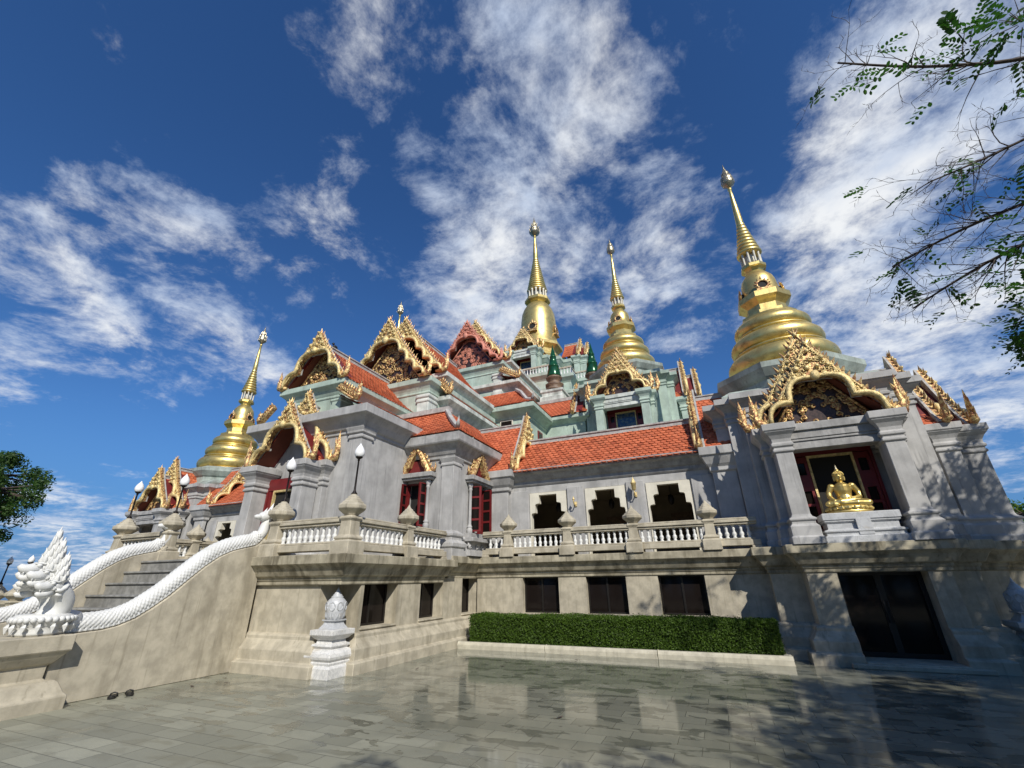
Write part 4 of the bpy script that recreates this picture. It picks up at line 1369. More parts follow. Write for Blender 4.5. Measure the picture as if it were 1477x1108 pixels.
# second hall up the axis
def axis_hall(name, label, yf, half, zb, H, yr, zrear, Hr, yend, zwall, ctier, front_board='gilt'):
    t = thing(name, label, 'hall', (XC, yf, zwall))
    w = MB()
    w.ring(rect(XC - half, yf + .28, XC + half, yend), [(0, zwall), (0, zb - .62), (.04, zb - .60), (.04, zb - .54), (0, zb - .52), (.03, zb - .42), (.10, zb - .28), (.18, zb - .22), (.20, zb - .20), (.20, zb)])
    w.build('hall_wall', 'green', t)
    w = MB()
    w.ring(rect(XC - half, yr + .28, XC + half, yend + .01), [(0, zb - .1), (0, zrear - .42), (.04, zrear - .40), (.12, zrear - .28), (.20, zrear - .22), (.24, zrear - .2), (.24, zrear)])
    w.build('rear_cornice', 'green_trim', t)
    for sg in (-1, 1):
        p = MB(); xa, xb = sorted((XC + sg * (half - .48), XC + sg * (half + .03)))
        p.ring(rect(xa, yf + .23, xb, yf + .8), [(.05, zwall), (.05, zb - 1.75), (0, zb - 1.68), (0, zb - .98), (.04, zb - .96), (.04, zb - .88), (.01, zb - .86), (.01, zb - .82), (.06, zb - .78), (.06, zb - .70), (.03, zb - .66)])
        p.build('pilaster', 'green_trim', t)
    # lower tier of cornice on both flanks
    zc_, xo, yc = ctier
    w = MB()
    w.ring(rect(XC - xo + .35, yc + .35, XC + xo - .35, yend + .02), [(0, zwall), (0, zc_ - .5), (.05, zc_ - .46), (.16, zc_ - .30), (.30, zc_ - .2), (.35, zc_ - .18), (.35, zc_)])
    w.build('lower_cornice', 'green_trim', t)
    make_stub(t, XC + half - .02, zc_ + .60, XC + xo - .10, zc_ + .05, yc + .02)
    make_stub(t, XC - half + .02, zc_ + .60, XC - xo + .10, zc_ + .05, yc + .02)
    tl = MB(); bed = MB()
    tl.tiles((XC + xo - .02, yc + .1, zc_ + .02), (XC + xo - .02, yend, zc_ + .02), (XC + half, yend, zc_ + .40), (XC + half, yc + .1, zc_ + .40), .2, .16, 0, bed=bed)
    tl.tiles((XC - xo + .02, yend, zc_ + .02), (XC - xo + .02, yc + .1, zc_ + .02), (XC - half, yc + .1, zc_ + .40), (XC - half, yend, zc_ + .40), .2, .16, 0, bed=bed)
    o = tl.build('skirt_roof', 'tile', t); bed.build('roof_bed', 'tilebed', o)
    X = Matrix.Translation((XC, yf, zb + .01)); X2 = Matrix.Translation((XC, yr, zrear + .01))
    make_gable(t, half + .05, H, 'B', X, board=front_board, roll='giltb' if front_board == 'gilt' else 'pink', tymp=True, depth=.34, fin=.38, bold=.9)
    make_gable(t, half + .12, Hr, 'B', X2, tymp=False, depth=.2, fin=.40, bold=.9)
    gable_roof(t, half + .06, H * .82, .1, yr - yf + .05, X, .17, .14, .12)
    gable_roof(t, half + .14, Hr * .84, .1, yend - yr, X2, .17, .14, .14)
    bw = MB(); bw.ext([(XC - half, zrear), (XC + half, zrear), (XC, zrear + Hr * .8)], yend - .1, yend); bw.build('back_gable', 'green', t)
    return t
h2 = axis_hall('gabled_hall', 'pale green hall behind the entrance gable, widest twin gilded gables over a carved pediment', 12.35, 2.05, 8.72, 3.02, 13.4, 9.34, 3.05, 17.75, 5.5, (8.15, 2.62, 13.2))
h3 = axis_hall('gabled_hall', 'pale green hall higher up the axis, its front gable faded to pink', 18.8, 2.05, 12.40, 2.95, 19.8, 12.93, 3.0, 27.5, 9.0, (11.14, 3.15, 18.85), 'pink')
# skirt storey below the pink gable
sk = thing('skirt_storey', 'pale green lower storey with a hipped orange roof below the pink gable', 'hall', (XC, 18.2, 6.0))
sx0, sx1 = 2 * XC + 7.1, -7.1
w = MB(); w.ring(rect(sx0, 18.15, sx1, 24), [(0, 4.5), (0, 8.62), (.06, 8.66), (.06, 8.74), (.14, 8.84), (.30, 8.96), (.42, 8.99), (.45, 9.0), (.45, 9.22)]); w.build('storey_wall', 'green', sk)
for (a, b_) in ((-8.5, -7.95), (2 * XC + 7.95, 2 * XC + 8.5)):
    f = MB(); f.box(a - .06, 18.10, 8.0, b_ + .06, 18.148, 8.62); wo = f.build('window', 'cream', sk)
    g = MB(); g.box(a, 18.08, 8.05, b_, 18.098, 8.57); g.build('pane', 'glass', wo)
f = MB(); f.box(sx1 + .002, 19.3, 7.4, sx1 + .05, 19.9, 8.3); wo = f.build('window', 'redwood', sk)
g = MB(); g.box(sx1 + .051, 19.38, 7.48, sx1 + .06, 19.82, 8.22); g.build('pane', 'glass', wo)
t_ = MB(); bed = MB()
ex, ey, ez, tx, ty_, tz = sx1 + .45, 17.7, 9.25, -8.02, 18.9, 10.45
xl, xt = 2 * XC - ex, 2 * XC - tx
t_.tiles((xl, ey, ez), (ex, ey, ez), (tx, ty_, tz), (xt, ty_, tz), .19, .16, .10, bed=bed)
t_.tiles((ex, ey, ez), (ex, 24, ez), (tx, 24, tz), (tx, ty_, tz), .19, .16, .10, bed=bed)
o = t_.build('hipped_roof', 'tile', sk); bed.build('roof_bed', 'tilebed', o)
h_ = MB()
h_.tube([(ex - .12, ey + .12, ez + .10), (ex - .5, ey + .45, ez + .30), (tx + .4, ty_ - .35, tz - .28), (tx, ty_, tz + .05)], .10, 6, False)
h_.tube([(ex - .12, ey + .12, ez + .10), (ex - .02, ey + .02, ez + .25), (ex + .06, ey - .06, ez + .45)], [.09, .06, .01], 6)
h_.build('hip_ridge', 'cap', o)

# upper terrace carrying the green towers, with a short gallery between
ut = thing('upper_terrace', 'pale green terrace block behind the long roof that carries the upper towers', 'terrace', (XC, 19.2, 0))
w = MB(); w.ring(rect(-23.2, 19.0, 1.2, 36.0), [(0, 0), (0, 6.2), (.06, 6.24), (.15, 6.5), (.2, 6.55), (.2, 6.78)]); w.build('terrace_wall', 'green', ut)
ug = thing('upper_gallery', 'small orange tiled link roof between the skirt storey and the green upper tower', 'gallery', (-6.3, 20.6, 6.78))
w = MB(); w.ring(rect(-8.0, 20.65, -5.0, 23.2), [(0, 6.79), (0, 8.9), (.1, 9.0), (.3, 9.1), (.3, 9.28)]); w.build('gallery_wall', 'green', ug)
t_ = MB(); bed = MB(); t_.tiles((-8.0, 20.3, 9.3), (-4.8, 20.3, 9.3), (-4.8, 21.5, 10.55), (-8.0, 21.5, 10.55), .19, .16, .05, bed=bed)
o = t_.build('tiled_roof', 'tile', ug); bed.build('roof_bed', 'tilebed', o)
r = MB(); r.box(-8.0, 21.4, 10.5, -4.8, 21.62, 10.68); r.build('ridge_cap', 'cap', o)
make_gable(ug, 1.25, 2.1, 'A', Matrix.Translation((-5.5, 21.5, 9.3)) @ Matrix.Rotation(R_(-90), 4, 'Z'), tymp=False, depth=.2, fin=.34)

# central tower
ct = thing('central_tower', 'pale green stepped central tower with balustrade and gilded window gables under the tallest chedi', 'tower', (XC, 31.2, 15.2))
oo = ORI[ct.name]; ORI[ct.name] = Vector((0, 0, 0))
def cross(a, b):
    q = []
    for k in range(4):
        c, s_ = [(1, 0), (0, 1), (-1, 0), (0, -1)][k]
        for (x, y) in ((b, -a), (b, -b), (a, -b)):
            q.append((x * c - y * s_, x * s_ + y * c))
    q2 = []
    for p in q:
        if not q2 or abs(p[0] - q2[-1][0]) + abs(p[1] - q2[-1][1]) > 1e-4: q2.append(p)
    return q2
def cross3(a, b, c_):
    q = []
    for k in range(4):
        c, s_ = [(1, 0), (0, 1), (-1, 0), (0, -1)][k]
        for (x, y) in ((c_, -a), (c_, -b), (b, -b), (b, -c_), (a, -c_)):
            q.append((x * c - y * s_, x * s_ + y * c))
    q2 = []
    for p in q:
        if not q2 or abs(p[0] - q2[-1][0]) + abs(p[1] - q2[-1][1]) > 1e-4: q2.append(p)
    if abs(q2[0][0] - q2[-1][0]) + abs(q2[0][1] - q2[-1][1]) < 1e-4: q2.pop()
    return q2
w = MB()
w.ring(cross3(4.5, 3.6, 2.4), [(.25, -8.4), (.25, -3.6), (.1, -3.5), (0, -3.3), (0, -2.1), (.08, -2.0), (.22, -1.75), (.28, -1.7), (.28, -1.45), (0, -1.4), (-.1, -1.3), (-.1, -.7), (0, -.55), (.15, -.4), (.2, -.36), (.2, -.12), (-.1, -.1)])
w.build('tower_base', 'green', ct)
w = MB()
w.ring(cross3(2.9, 2.3, 1.5), [(.2, -.1), (.2, .3), (.1, .4), (0, .5), (0, 1.5), (.06, 1.55), (.2, 1.8), (.25, 1.85), (.25, 2.1), (-.4, 2.4), (-.4, 2.7), (-.9, 2.75)]); w.build('tower_body', 'green', ct)
bl = MB()
pp = cross3(4.45, 3.55, 2.35)
for i in range(len(pp)):
    a, b_ = Vector(pp[i]), Vector(pp[(i + 1) % len(pp)])
    n = max(2, int((b_ - a).length / .22))
    for k in range(n):
        p = a + (b_ - a) * (k / n)
        bl.lathe([(.05, -.12), (.07, .05), (.035, .2), (.05, .36), (.07, .4)], 6, (p.x, p.y, 0))
bl.build('balusters', 'white', ct)
rl = MB(); rl.ring(pp, [(-.08, .40), (.08, .40), (.08, .52), (-.08, .52), (-.08, .40)], top=False); rl.build('balustrade_rail', 'tan', ct)
for a in (0, 90, -90):
    build_arm(ct, front=-4.2, hw=1.12, cap=2.42, H1=1.75, H2=2.15, back=-2.6, inner='stained', ang=R_(a))
ORI[ct.name] = oo
def swap_all(o, sw):
    if o.type == 'MESH':
        for s_ in o.material_slots:
            if s_.material.name in sw:
                n_ = sw[s_.material.name]; s_.link = 'OBJECT'; s_.material = n_
    for c_ in o.children: swap_all(c_, sw)
swap_all(ct, GREEN)
# glazed green cones on the terrace edge
for (x, y, z, lb) in ((-7.0, 22.2, 11.7, 'taller looking glazed green cone spire in front of the central tower'), (-5.0, 23.6, 12.1, 'glazed green cone spire half behind the green tower gable')):
    cn = thing('cone_spire', lb, 'spire', (x, y, z - .9), 'green cone spires on the upper terrace')
    b = MB(); b.ring(rect(x - .55, y - .55, x + .55, y + .55), [(.15, z - 3.2), (.15, z - .75), (.05, z - .65), (.05, z - .5), (.12, z - .42), (.12, z - .3), (-.1, z - .2)])
    b.build('pedestal', 'green_trim', cn)
    b = MB(); b.lathe([(.52, z - .2), (.52, z - .05), (.40, z + .02), (.55, z + .12), (.55, z + .2), (.38, z + .28), (.34, z + .42), (.48, z + .55), (.50, z + .62), (.42, z + .70)], 10, (x, y, 0)); b.build('moulded_drum', 'brownglaze', cn)
    b = MB(); b.lathe([(.44, z + .70), (.42, z + .80), (.31, z + 1.35), (.33, z + 1.37), (.33, z + 1.42), (.29, z + 1.44), (.18, z + 2.0), (.20, z + 2.02), (.20, z + 2.06), (.17, z + 2.08), (.01, z + 2.85)], 16, (x, y, 0)); b.build('cone', 'greenglaze', cn)

# ================================================================== balustrades
PROTO = {}
def proto_mesh(key, fn, mt):
    if key not in PROTO:
        mb = MB(); fn(mb)
        me = bpy.data.meshes.new(key)
        me.from_pydata(mb.v, [], mb.f); me.polygons.foreach_set('use_smooth', mb.sm); me.materials.append(M[mt]); me.update()
        PROTO[key] = me
    return PROTO[key]
def _bal(mb):
    mb.lathe([(.048, 0), (.048, .025), (.030, .04), (.055, .09), (.050, .13), (.026, .17), (.034, .185), (.026, .20), (.038, .235), (.030, .265), (.022, .28), (.042, .295), (.042, .32)], 8)
def _post(mb):
    mb.ring(rect(-.13, -.13, .13, .13), [(.09, 0), (.09, .24), (.03, .27), (.055, .285), (.055, .325), (.0, .36), (-.015, .64), (.02, .69), (.02, .725), (-.01, .73), (-.01, .75)])
    a8 = 1 / math.cos(math.pi / 8)
    mb.lathe([(.12 * a8, .75), (.15 * a8, .79), (.235 * a8, .87), (.25 * a8, .89), (.25 * a8, .955), (.21 * a8, .985), (.195 * a8, .985), (.195 * a8, 1.015), (.15 * a8, 1.035), (.15 * a8, 1.065), (.105 * a8, 1.085), (.105 * a8, 1.11), (.06, 1.15), (.05, 1.165), (.0, 1.25)], 8, smooth=False, ph=.5)
def _post_flat(mb):
    mb.ring(rect(-.15, -.15, .15, .15), [(.09, 0), (.09, .24), (.03, .27), (.055, .285), (.055, .325), (.0, .36), (-.015, .64), (.02, .69), (.02, .725), (-.01, .73), (-.01, .75)])
    a8 = 1 / math.cos(math.pi / 8)
    mb.lathe([(.13 * a8, .75), (.16 * a8, .79), (.255 * a8, .87), (.275 * a8, .89), (.275 * a8, .96), (.225 * a8, 1.00), (.215 * a8, 1.00), (.215 * a8, 1.03), (.165 * a8, 1.055), (.165 * a8, 1.085), (.12 * a8, 1.11), (.12 * a8, 1.14), (.07 * a8, 1.165), (.06, 1.21), (.03, 1.24)], 8, smooth=False, ph=.5)

def place(key, fn, mt, name, parent, loc):
    o = bpy.data.objects.new(name, proto_mesh(key, fn, mt))
    COL.objects.link(o); o.parent = parent
    o.location = Vector(loc) - ORI[parent.name]
    return o

def balustrade(label, runs, z, posts, base=(0, 0), group='tan balustrades with white balusters'):
    """runs: ((x0,y0),(x1,y1)) stretches between posts; posts: (x,y,flat)"""
    b = thing('balustrade', label, 'balustrade', (runs[0][0][0], runs[0][0][1], z), group)
    cu = MB(); ra = MB()
    for (p, q) in runs:
        p = Vector(p); q = Vector(q); d = (q - p); L = d.length; d.normalize()
        X = Matrix.Translation((p.x, p.y, z)) @ Matrix.Rotation(math.atan2(d.y, d.x), 4, 'Z')
        cu.box(0, -.13, .075, L, .13, .21, X)
        cu.box(.10, -.10, .21, L - .10, .10, .255, X)
        cu.box(0, -.155, .0, .22, .155, .075, X); cu.box(L - .22, -.155, 0, L, .155, .075, X)
        ra.box(0, -.09, .575, L, .09, .63, X); ra.box(0, -.125, .63, L, .125, .70, X); ra.box(0, -.10, .70, L, .10, .745, X)
        n = max(1, int(round((L - .26) / .168)))
        for i in range(n):
            t = .13 + (L - .26) * (i + .5) / n
            w = p + d * t
            place('baluster', _bal, 'white', 'baluster', b, (w.x, w.y, z + .255))
    cu.build('curb', 'tan', b); ra.build('rail', 'tan', b)
    for (x, y, fl) in posts:
        place('post_flat' if fl else 'post', _post_flat if fl else _post, 'tan', 'post', b, (x, y, z))
    return b

YB = 12.82
px_ = [-5.78, -3.90, -2.02, -.10]
bg_ = balustrade('tan balustrade in front of the arcaded gallery, above the hedge', [((-6.62, YB), (px_[0], YB)), ((px_[0], YB), (px_[1], YB)), ((px_[1], YB), (px_[2], YB)), ((px_[2], YB), (px_[3], YB)), ((px_[3], YB), (1.0, YB))], ZT, [(x, YB, False) for x in px_])
YF = 7.32; XR = -6.93; XL = 2 * XC - XR
xa, xb = -9.0, 2 * XC + 9.0
balustrade('tan balustrade round the corner of the entrance wing, right of the stair head', [((xa, YF), (XR, YF)), ((XR, YF), (XR, 9.28)), ((XR, 9.28), (XR, 10.95))], ZW, [(xa, YF, True), (XR, YF, True), (XR, 9.28, False)])
balustrade('tan balustrade left of the stair head, behind the far white naga', [((XL, YF), (xb, YF)), ((XL, 9.28), (XL, YF)), ((XL, 10.95), (XL, 9.28))], ZW, [(xb, YF, True), (XL, YF, True), (XL, 9.28, False)])
mirror(bg_, 'tan balustrade of the far gallery, seen past the stair head')
# low boundary balustrade out on the left
fb = balustrade('low tan boundary balustrade at the far left edge beyond the naga statue', [((-20.4, 7.6), (-21.8, 7.6)), ((-21.8, 7.6), (-23.8, 7.6)), ((-23.8, 7.6), (-27, 7.6)), ((-27, 7.6), (-33, 7.6))], .45, [(-20.4, 7.6, True), (-21.8, 7.6, True), (-23.8, 7.6, True), (-27, 7.6, True)])
wl_ = thing('boundary_wall', 'low tan wall under the boundary balustrade at the far left', 'wall', (-26, 7.6, 0))
w = MB(); w.box(-33, 7.45, 0, -20.1, 7.75, .45); w.box(-33, 7.40, 0, -20.05, 7.80, .12); w.build('wall_body', 'tan', wl_)

def lantern(label, x, y, z, h=.72, k=.84):
    t = thing('lantern', label, 'lamp post', (x, y, z), 'white bulb lanterns on balustrade posts')
    q = MB()
    q.lathe([(.07, 0), (.05, .03), (.03, .06), (.022, .10), (.018, h - .08), (.03, h - .06), (.022, h - .04), (.05, h - .02), (.075, h), (.08, h + .015)], 10, (x, y, z))
    q.build('pole', 'iron', t)
    q = MB()
    q.lathe([(r_ * k, h + z_ * k) for r_, z_ in ((.07, 0), (.115, .05), (.135, .12), (.12, .20), (.08, .28), (.035, .34), (.004, .40))], 16, (x, y, z))
    q.build('bulb', 'globe', t)
lantern('white bulb lantern on the post at the corner of the entrance wing', XR, YF, ZW + 1.2, .80)
lantern('white bulb lantern at the right of the stair head, before the porch pilaster', xa, YF, ZW + 1.2, .72)
lantern('white bulb lantern on the post left of the stair head, before the far tower', xb, YF, ZW + 1.2, .72)
lantern('white bulb lantern on the left corner post of the wing, before the far gable', XL, YF, ZW + 1.2, .72)
lantern('low white bulb lantern on the boundary post just behind the naga crest', -20.4, 7.6, .45 + 1.22, .62, .6)
lantern('low white bulb lantern on the boundary post at the extreme left edge', -21.8, 7.6, .45 + 1.22, .62, .6)

# ================================================================== stairs and nagas
SXC = -11.2
st = thing('naga_staircase', 'stone staircase between two curving tan flank walls with a square pedestal at the foot', 'stairs', (SXC, 4.3, 0))
N_ = 9
for i in range(N_):
    q = MB()
    y0 = 4.45 + .29 * i; zt = ZW * (i + 1) / N_
    q.box(-12.78, y0, 0 if i == 0 else ZW * i / N_ - .05, -9.62, 7.30, zt - .045)
    q.box(-12.775, y0 - .035, zt - .045, -9.625, 7.295, zt)
    q.build('step', 'step', st)
curve = [(4.10, .93), (4.35, .93), (4.64, .945), (4.85, .985), (5.09, 1.08), (5.3, 1.22), (5.55, 1.42), (5.8, 1.67), (6.05, 1.91), (6.3, 2.10), (6.55, 2.22), (6.8, 2.29), (7.05, 2.35), (7.15, 2.42), (7.24, 2.52)]
for sg in (1, -1):
    xo, xi = SXC + sg * 1.95, SXC + sg * 1.58
    q = MB()
    n = len(curve); vs = []
    for xx in (min(xo, xi), max(xo, xi)):
        for (y, z) in curve: vs.append((xx, y, z))
        vs.append((xx, 7.24, 0)); vs.append((xx, 4.10, 0))
    m_ = n + 2
    fs = [tuple(reversed(range(m_))), tuple(range(m_, 2 * m_))]
    for i in range(m_):
        j = (i + 1) % m_
        fs.append((i, j, j + m_, i + m_))
    q.add(vs, fs)
    q.build('flank_wall', 'tan', st)
    q = MB()
    pxa, pxb = sorted((SXC + sg * 1.30, SXC + sg * 2.08))
    q.ring(rect(pxa, 3.30, pxb, 4.15), [(.17, 0), (.17, .16), (.15, .18), (.13, .20), (.06, .33), (.02, .36), (-.02, .36), (-.08, .38), (-.08, .56), (-.04, .58), (.02, .66), (.06, .72), (.08, .73), (.08, .935), (0, .94)])
    q.build('newel_pedestal', 'tan', st)

def naga(label, sg):
    x = SXC + sg * 1.765
    t = thing('naga_statue', label, 'statue', (x, 3.8, .94), 'white naga statues on the stair')
    b = MB()
    # scaly body lying along the flank: lattice of raised scales
    path = []
    fine = []
    for i in range(len(curve) - 1):
        for k in range(24):
            f = k / 24
            fine.append((curve[i][0] + (curve[i + 1][0] - curve[i][0]) * f, curve[i][1] + (curve[i + 1][1] - curve[i][1]) * f))
    # smooth the broken line
    for _ in range(30):
        fine = [fine[0]] + [((fine[i - 1][0] + fine[i][0] * 2 + fine[i + 1][0]) / 4, (fine[i - 1][1] + fine[i][1] * 2 + fine[i + 1][1]) / 4) for i in range(1, len(fine) - 1)] + [fine[-1]]
    seg = 60
    vs = []; fs = []
    L = len(fine)
    s_acc = 0
    for i, (y, z) in enumerate(fine):
        a = fine[max(0, i - 1)]; c = fine[min(L - 1, i + 1)]
        if i: s_acc += math.hypot(y - fine[i - 1][0], z - fine[i - 1][1])
        ty, tz = c[0] - a[0], c[1] - a[1]; q = math.hypot(ty, tz); ty /= q; tz /= q
        u = i / (L - 1)
        R0 = .145 if u < .8 else .145 - .03 * (u - .8) / .2
        for k in range(seg):
            an = 2 * math.pi * k / seg
            row = s_acc / .074
            colm = an / (2 * math.pi) * 12
            f1 = row + colm; f2 = row - colm
            h = abs(math.sin(math.pi * f1 / 1.0)) * abs(math.sin(math.pi * f2 / 1.0))
            sc_ = .019 * (h ** .6) * (1 if math.sin(an) > -.75 else .2)
            r = R0 + sc_ + (.02 if abs(math.sin(an) + .55) < .10 else 0)
            # normal plane axes: x and the upward normal (-tz, ty)
            ox = math.cos(an) * r; on = math.sin(an) * r + .115
            vs.append((x + ox, y - tz * on, z + ty * on))
    for i in range(L - 1):
        for k in range(seg):
            j = (k + 1) % seg
            fs.append((i * seg + k, i * seg + j, (i + 1) * seg + j, (i + 1) * seg + k))
    b.add(vs, fs, True)
    # upper end: collar, neck and small upturned makara head
    b.tube([(x, 7.02, 2.44), (x, 7.06, 2.47)], .155, 14)
    e = [(x, 7.02, 2.46), (x, 7.16, 2.52), (x, 7.26, 2.66), (x, 7.30, 2.85), (x, 7.29, 2.98)]
    b.tube(e, [.125, .12, .11, .105, .09], 12)
    b.blob((x, 7.24, 3.0), (.12, .17, .12), 10, 7)
    b.leafshape((x, 7.30, 3.02), (x, 7.40, 3.34), .13, .08)
    b.leafshape((x + .04, 7.18, 3.0), (x + .05, 7.30, 3.22), .12, .05)
    b.leafshape((x - .04, 7.18, 3.0), (x - .05, 7.30, 3.22), .12, .05)
    b.blob((x, 7.10, 2.98), (.07, .14, .06), 8, 5)
    b.build('scaly_body', 'white', t)
    # garland base
    g = MB()
    cx_, cy_ = x - sg * .0, 3.92
    g.lathe([(.27, .94), (.30, .98), (.27, 1.02), (.29, 1.04), (.29, 1.07), (.33, 1.10), (.35, 1.15), (.33, 1.20), (.30, 1.22)], 24, (cx_, cy_, 0))
    for i in range(28):
        a = 2 * math.pi * i / 28
        g.blob((cx_ + .345 * math.cos(a), cy_ + .345 * math.sin(a), 1.15), .042, 6, 5)
    for i in range(14):
        a = 2 * math.pi * i / 14
        g.leafshape((cx_ + .35 * math.cos(a), cy_ + .35 * math.sin(a), 1.10), (cx_ + .36 * math.cos(a), cy_ + .36 * math.sin(a), .97), .09, .04)
    g.tube([(x, 4.05, 1.07), (x, 4.18, 1.08), (x, 4.34, 1.08)], [.25, .19, .15], 16)
    g.build('garland_collar', 'white', t)
    # heads fanned across, tallest in the middle
    hd = MB()
    spec = [(0, 1.80, .56, .98, -.46), (-.14, 1.71, .50, .90, -.38), (.14, 1.71, .50, .90, -.38), (-.27, 1.56, .44, .86, -.26), (.27, 1.56, .44, .86, -.26)]
    for (dx, hz, crest, k, fy) in spec:
        hx = cx_ + dx; hy = cy_ + fy * .55
        pts = []; rad = []
        for i in range(21):
            f = i / 20
            pts.append((cx_ + dx * (.35 + .65 * f), cy_ + .10 * math.sin(f * 3.0) + .02 + (fy * .55 + .04) * f * f, 1.12 + (hz - 1.10) * f))
            rad.append((.165 - .05 * f) * min(k, 1.05) * (1 + .035 * (i % 2)))
        hd.tube(pts, rad, 14)
        X = Matrix.Translation((hx, hy, hz)) @ Matrix.Rotation(dx * .8, 4, 'Z') @ Matrix.Scale(k, 4)
        # skull, brow, muzzle with upturned snout, open lower jaw
        hd.blob((0, .02, .03), (.095, .13, .095), 14, 10, X)
        hd.tube([(0, -.02, .045), (0, -.14, .035), (0, -.22, .045), (0, -.265, .085)], [.088, .075, .058, .030], 12, True, X)
        hd.tube([(0, .0, -.055), (0, -.10, -.085), (0, -.19, -.085), (0, -.225, -.055)], [.070, .056, .040, .018], 10, True, X)
        hd.blob((0, -.10, -.045), (.035, .10, .012), 8, 5, X)
        for s2 in (-1, 1):
            hd.blob((s2 * .070, -.06, .085), (.030, .036, .030), 8, 6, X)
            hd.tube([(s2 * .05, -.11, .105), (s2 * .078, -.06, .122), (s2 * .085, .0, .105), (s2 * .10, .05, .12)], [.010, .017, .015, .006], 6, True, X)
            hd.tube([(s2 * .085, .0, -.02), (s2 * .115, .06, -.03), (s2 * .12, .12, .01), (s2 * .115, .17, .08)], [.030, .034, .026, .004], 7, True, X)
            hd.tube([(s2 * .080, .02, -.08), (s2 * .10, .08, -.11), (s2 * .10, .15, -.09)], [.026, .026, .004], 6, True, X)
            hd.curl((s2 * .088, -.03, .0), .035, 1.1, .010, 0, s2, 7, X)
            for q in range(4):
                y_ = -.20 + q * .05
                hd.leafshape((s2 * .035, y_, -.008), (s2 * .036, y_, -.045), .018, .012, X)
        # flame crest: a tapering bud wrapped in rows of leaves, alike from every side
        cz = crest / k
        hd.tube([(0, .04, .05), (0, .06, .10 + cz * .18), (0, .065, .10 + cz * .45), (0, .05, .10 + cz * .75), (0, .055, .10 + cz)], [.085, .095, .066, .032, .003], 10, True, X)
        for row in range(5):
            f = row / 5
            n_ = 7 - row
            for q in range(n_):
                a = 2 * math.pi * (q + .5 * (row % 2)) / n_
                r0 = .085 * (1 - f * .85)
                bx_, by_ = math.cos(a), math.sin(a)
                z0 = .10 + cz * f * .78
                hd.tube([(bx_ * r0 * .7, .06 + by_ * r0 * .7, z0), (bx_ * r0 * 1.25, .06 + by_ * r0 * 1.25, z0 + cz * .10), (bx_ * r0 * 1.1, .06 + by_ * r0 * 1.1, z0 + cz * .20), (bx_ * r0 * 1.35, .06 + by_ * r0 * 1.35, z0 + cz * .28)], [.022, .030 * (1 - f * .5), .018, .002], 5, True, X)
    hd.build('hooded_heads', 'white', t)
    return t
naga('white scaled naga with five crested heads on the near flank of the stairs', 1)
naga('white scaled naga on the far flank of the stairs, its heads out of frame', -1)

# ================================================================== marble boundary stones
def stone(label, x, y, mt, s=1.0):
    t = thing('boundary_stone', label, 'stone marker', (x, y, 0), 'marble boundary stones beside the basement')
    b = MB(); r = lambda h: rect(x - h, y - h, x + h, y + h)
    b.ring(r(.33), [(0, 0), (0, .16), (-.015, .18), (-.04, .20), (-.03, .24), (-.045, .26)])
    b.ring(r(.26), [(.02, .262), (.055, .30), (.065, .34), (.05, .39), (.01, .43), (-.05, .46)])
    b.build('plinth', mt, t, .006)
    b = MB()
    b.ring(r(.20), [(.01, .462), (.05, .50), (.04, .53), (-.01, .55), (-.02, .60), (.02, .615), (.05, .65), (.085, .68), (.09, .69), (.09, .77), (.02, .78)])
    b.build('waist', mt, t, .005)
    b = MB()
    b.ring(r(.19), [(0, .782), (-.02, .81), (-.06, .87), (-.065, .90), (-.03, .92), (-.03, .94)])
    vs = []; fs = []; n = 32
    prof = [(.15, .94), (.165, .98), (.175, 1.05), (.185, 1.14), (.185, 1.20), (.165, 1.27), (.12, 1.31), (.10, 1.33)]
    for (rr, zz) in prof:
        for i in range(n):
            a = 2 * math.pi * i / n
            k = 1 + .05 * abs(math.cos(2 * a)) + .02 * abs(math.sin(6 * a))
            vs.append((x + rr * k * math.cos(a), y + rr * k * math.sin(a), zz))
    for j in range(len(prof) - 1):
        for i in range(n):
            fs.append((j * n + i, j * n + (i + 1) % n, (j + 1) * n + (i + 1) % n, (j + 1) * n + i))
    b.add(vs, fs, True)
    for k in range(8):
        a = 2 * math.pi * (k + .5) / 8
        X = Matrix.Translation((x, y, 0)) @ Matrix.Rotation(a + math.pi / 2, 4, 'Z')
        rr = .188
        b.tube([(.055 * math.cos(q) , -rr - .002, 1.17 + .075 * math.sin(q)) for q in [2 * math.pi * i / 10 for i in range(11)]], .010, 5, True, X)
        for s2 in (-1, 1):
            b.leafshape((s2 * .03, -.165, .95), (s2 * .01, -.20, 1.09), .06, .015, X)
    b.lathe([(.11, 1.32), (.12, 1.335), (.10, 1.35), (.085, 1.355), (.09, 1.37), (.07, 1.385), (.06, 1.39), (.065, 1.405), (.045, 1.42), (.035, 1.425), (.04, 1.44), (.02, 1.47), (.003, 1.53)], 16, (x, y, 0))
    b.build('lotus_bud', 'marble_grey' if mt == 'marble' else mt, t)
stone('white marble boundary stone with a carved lotus bud at the corner of the entrance wing', -7.13, 7.45, 'marble')
stone('grey shaded boundary stone half cut by the right edge of the picture', 5.12, 12.45, 'marble_grey')

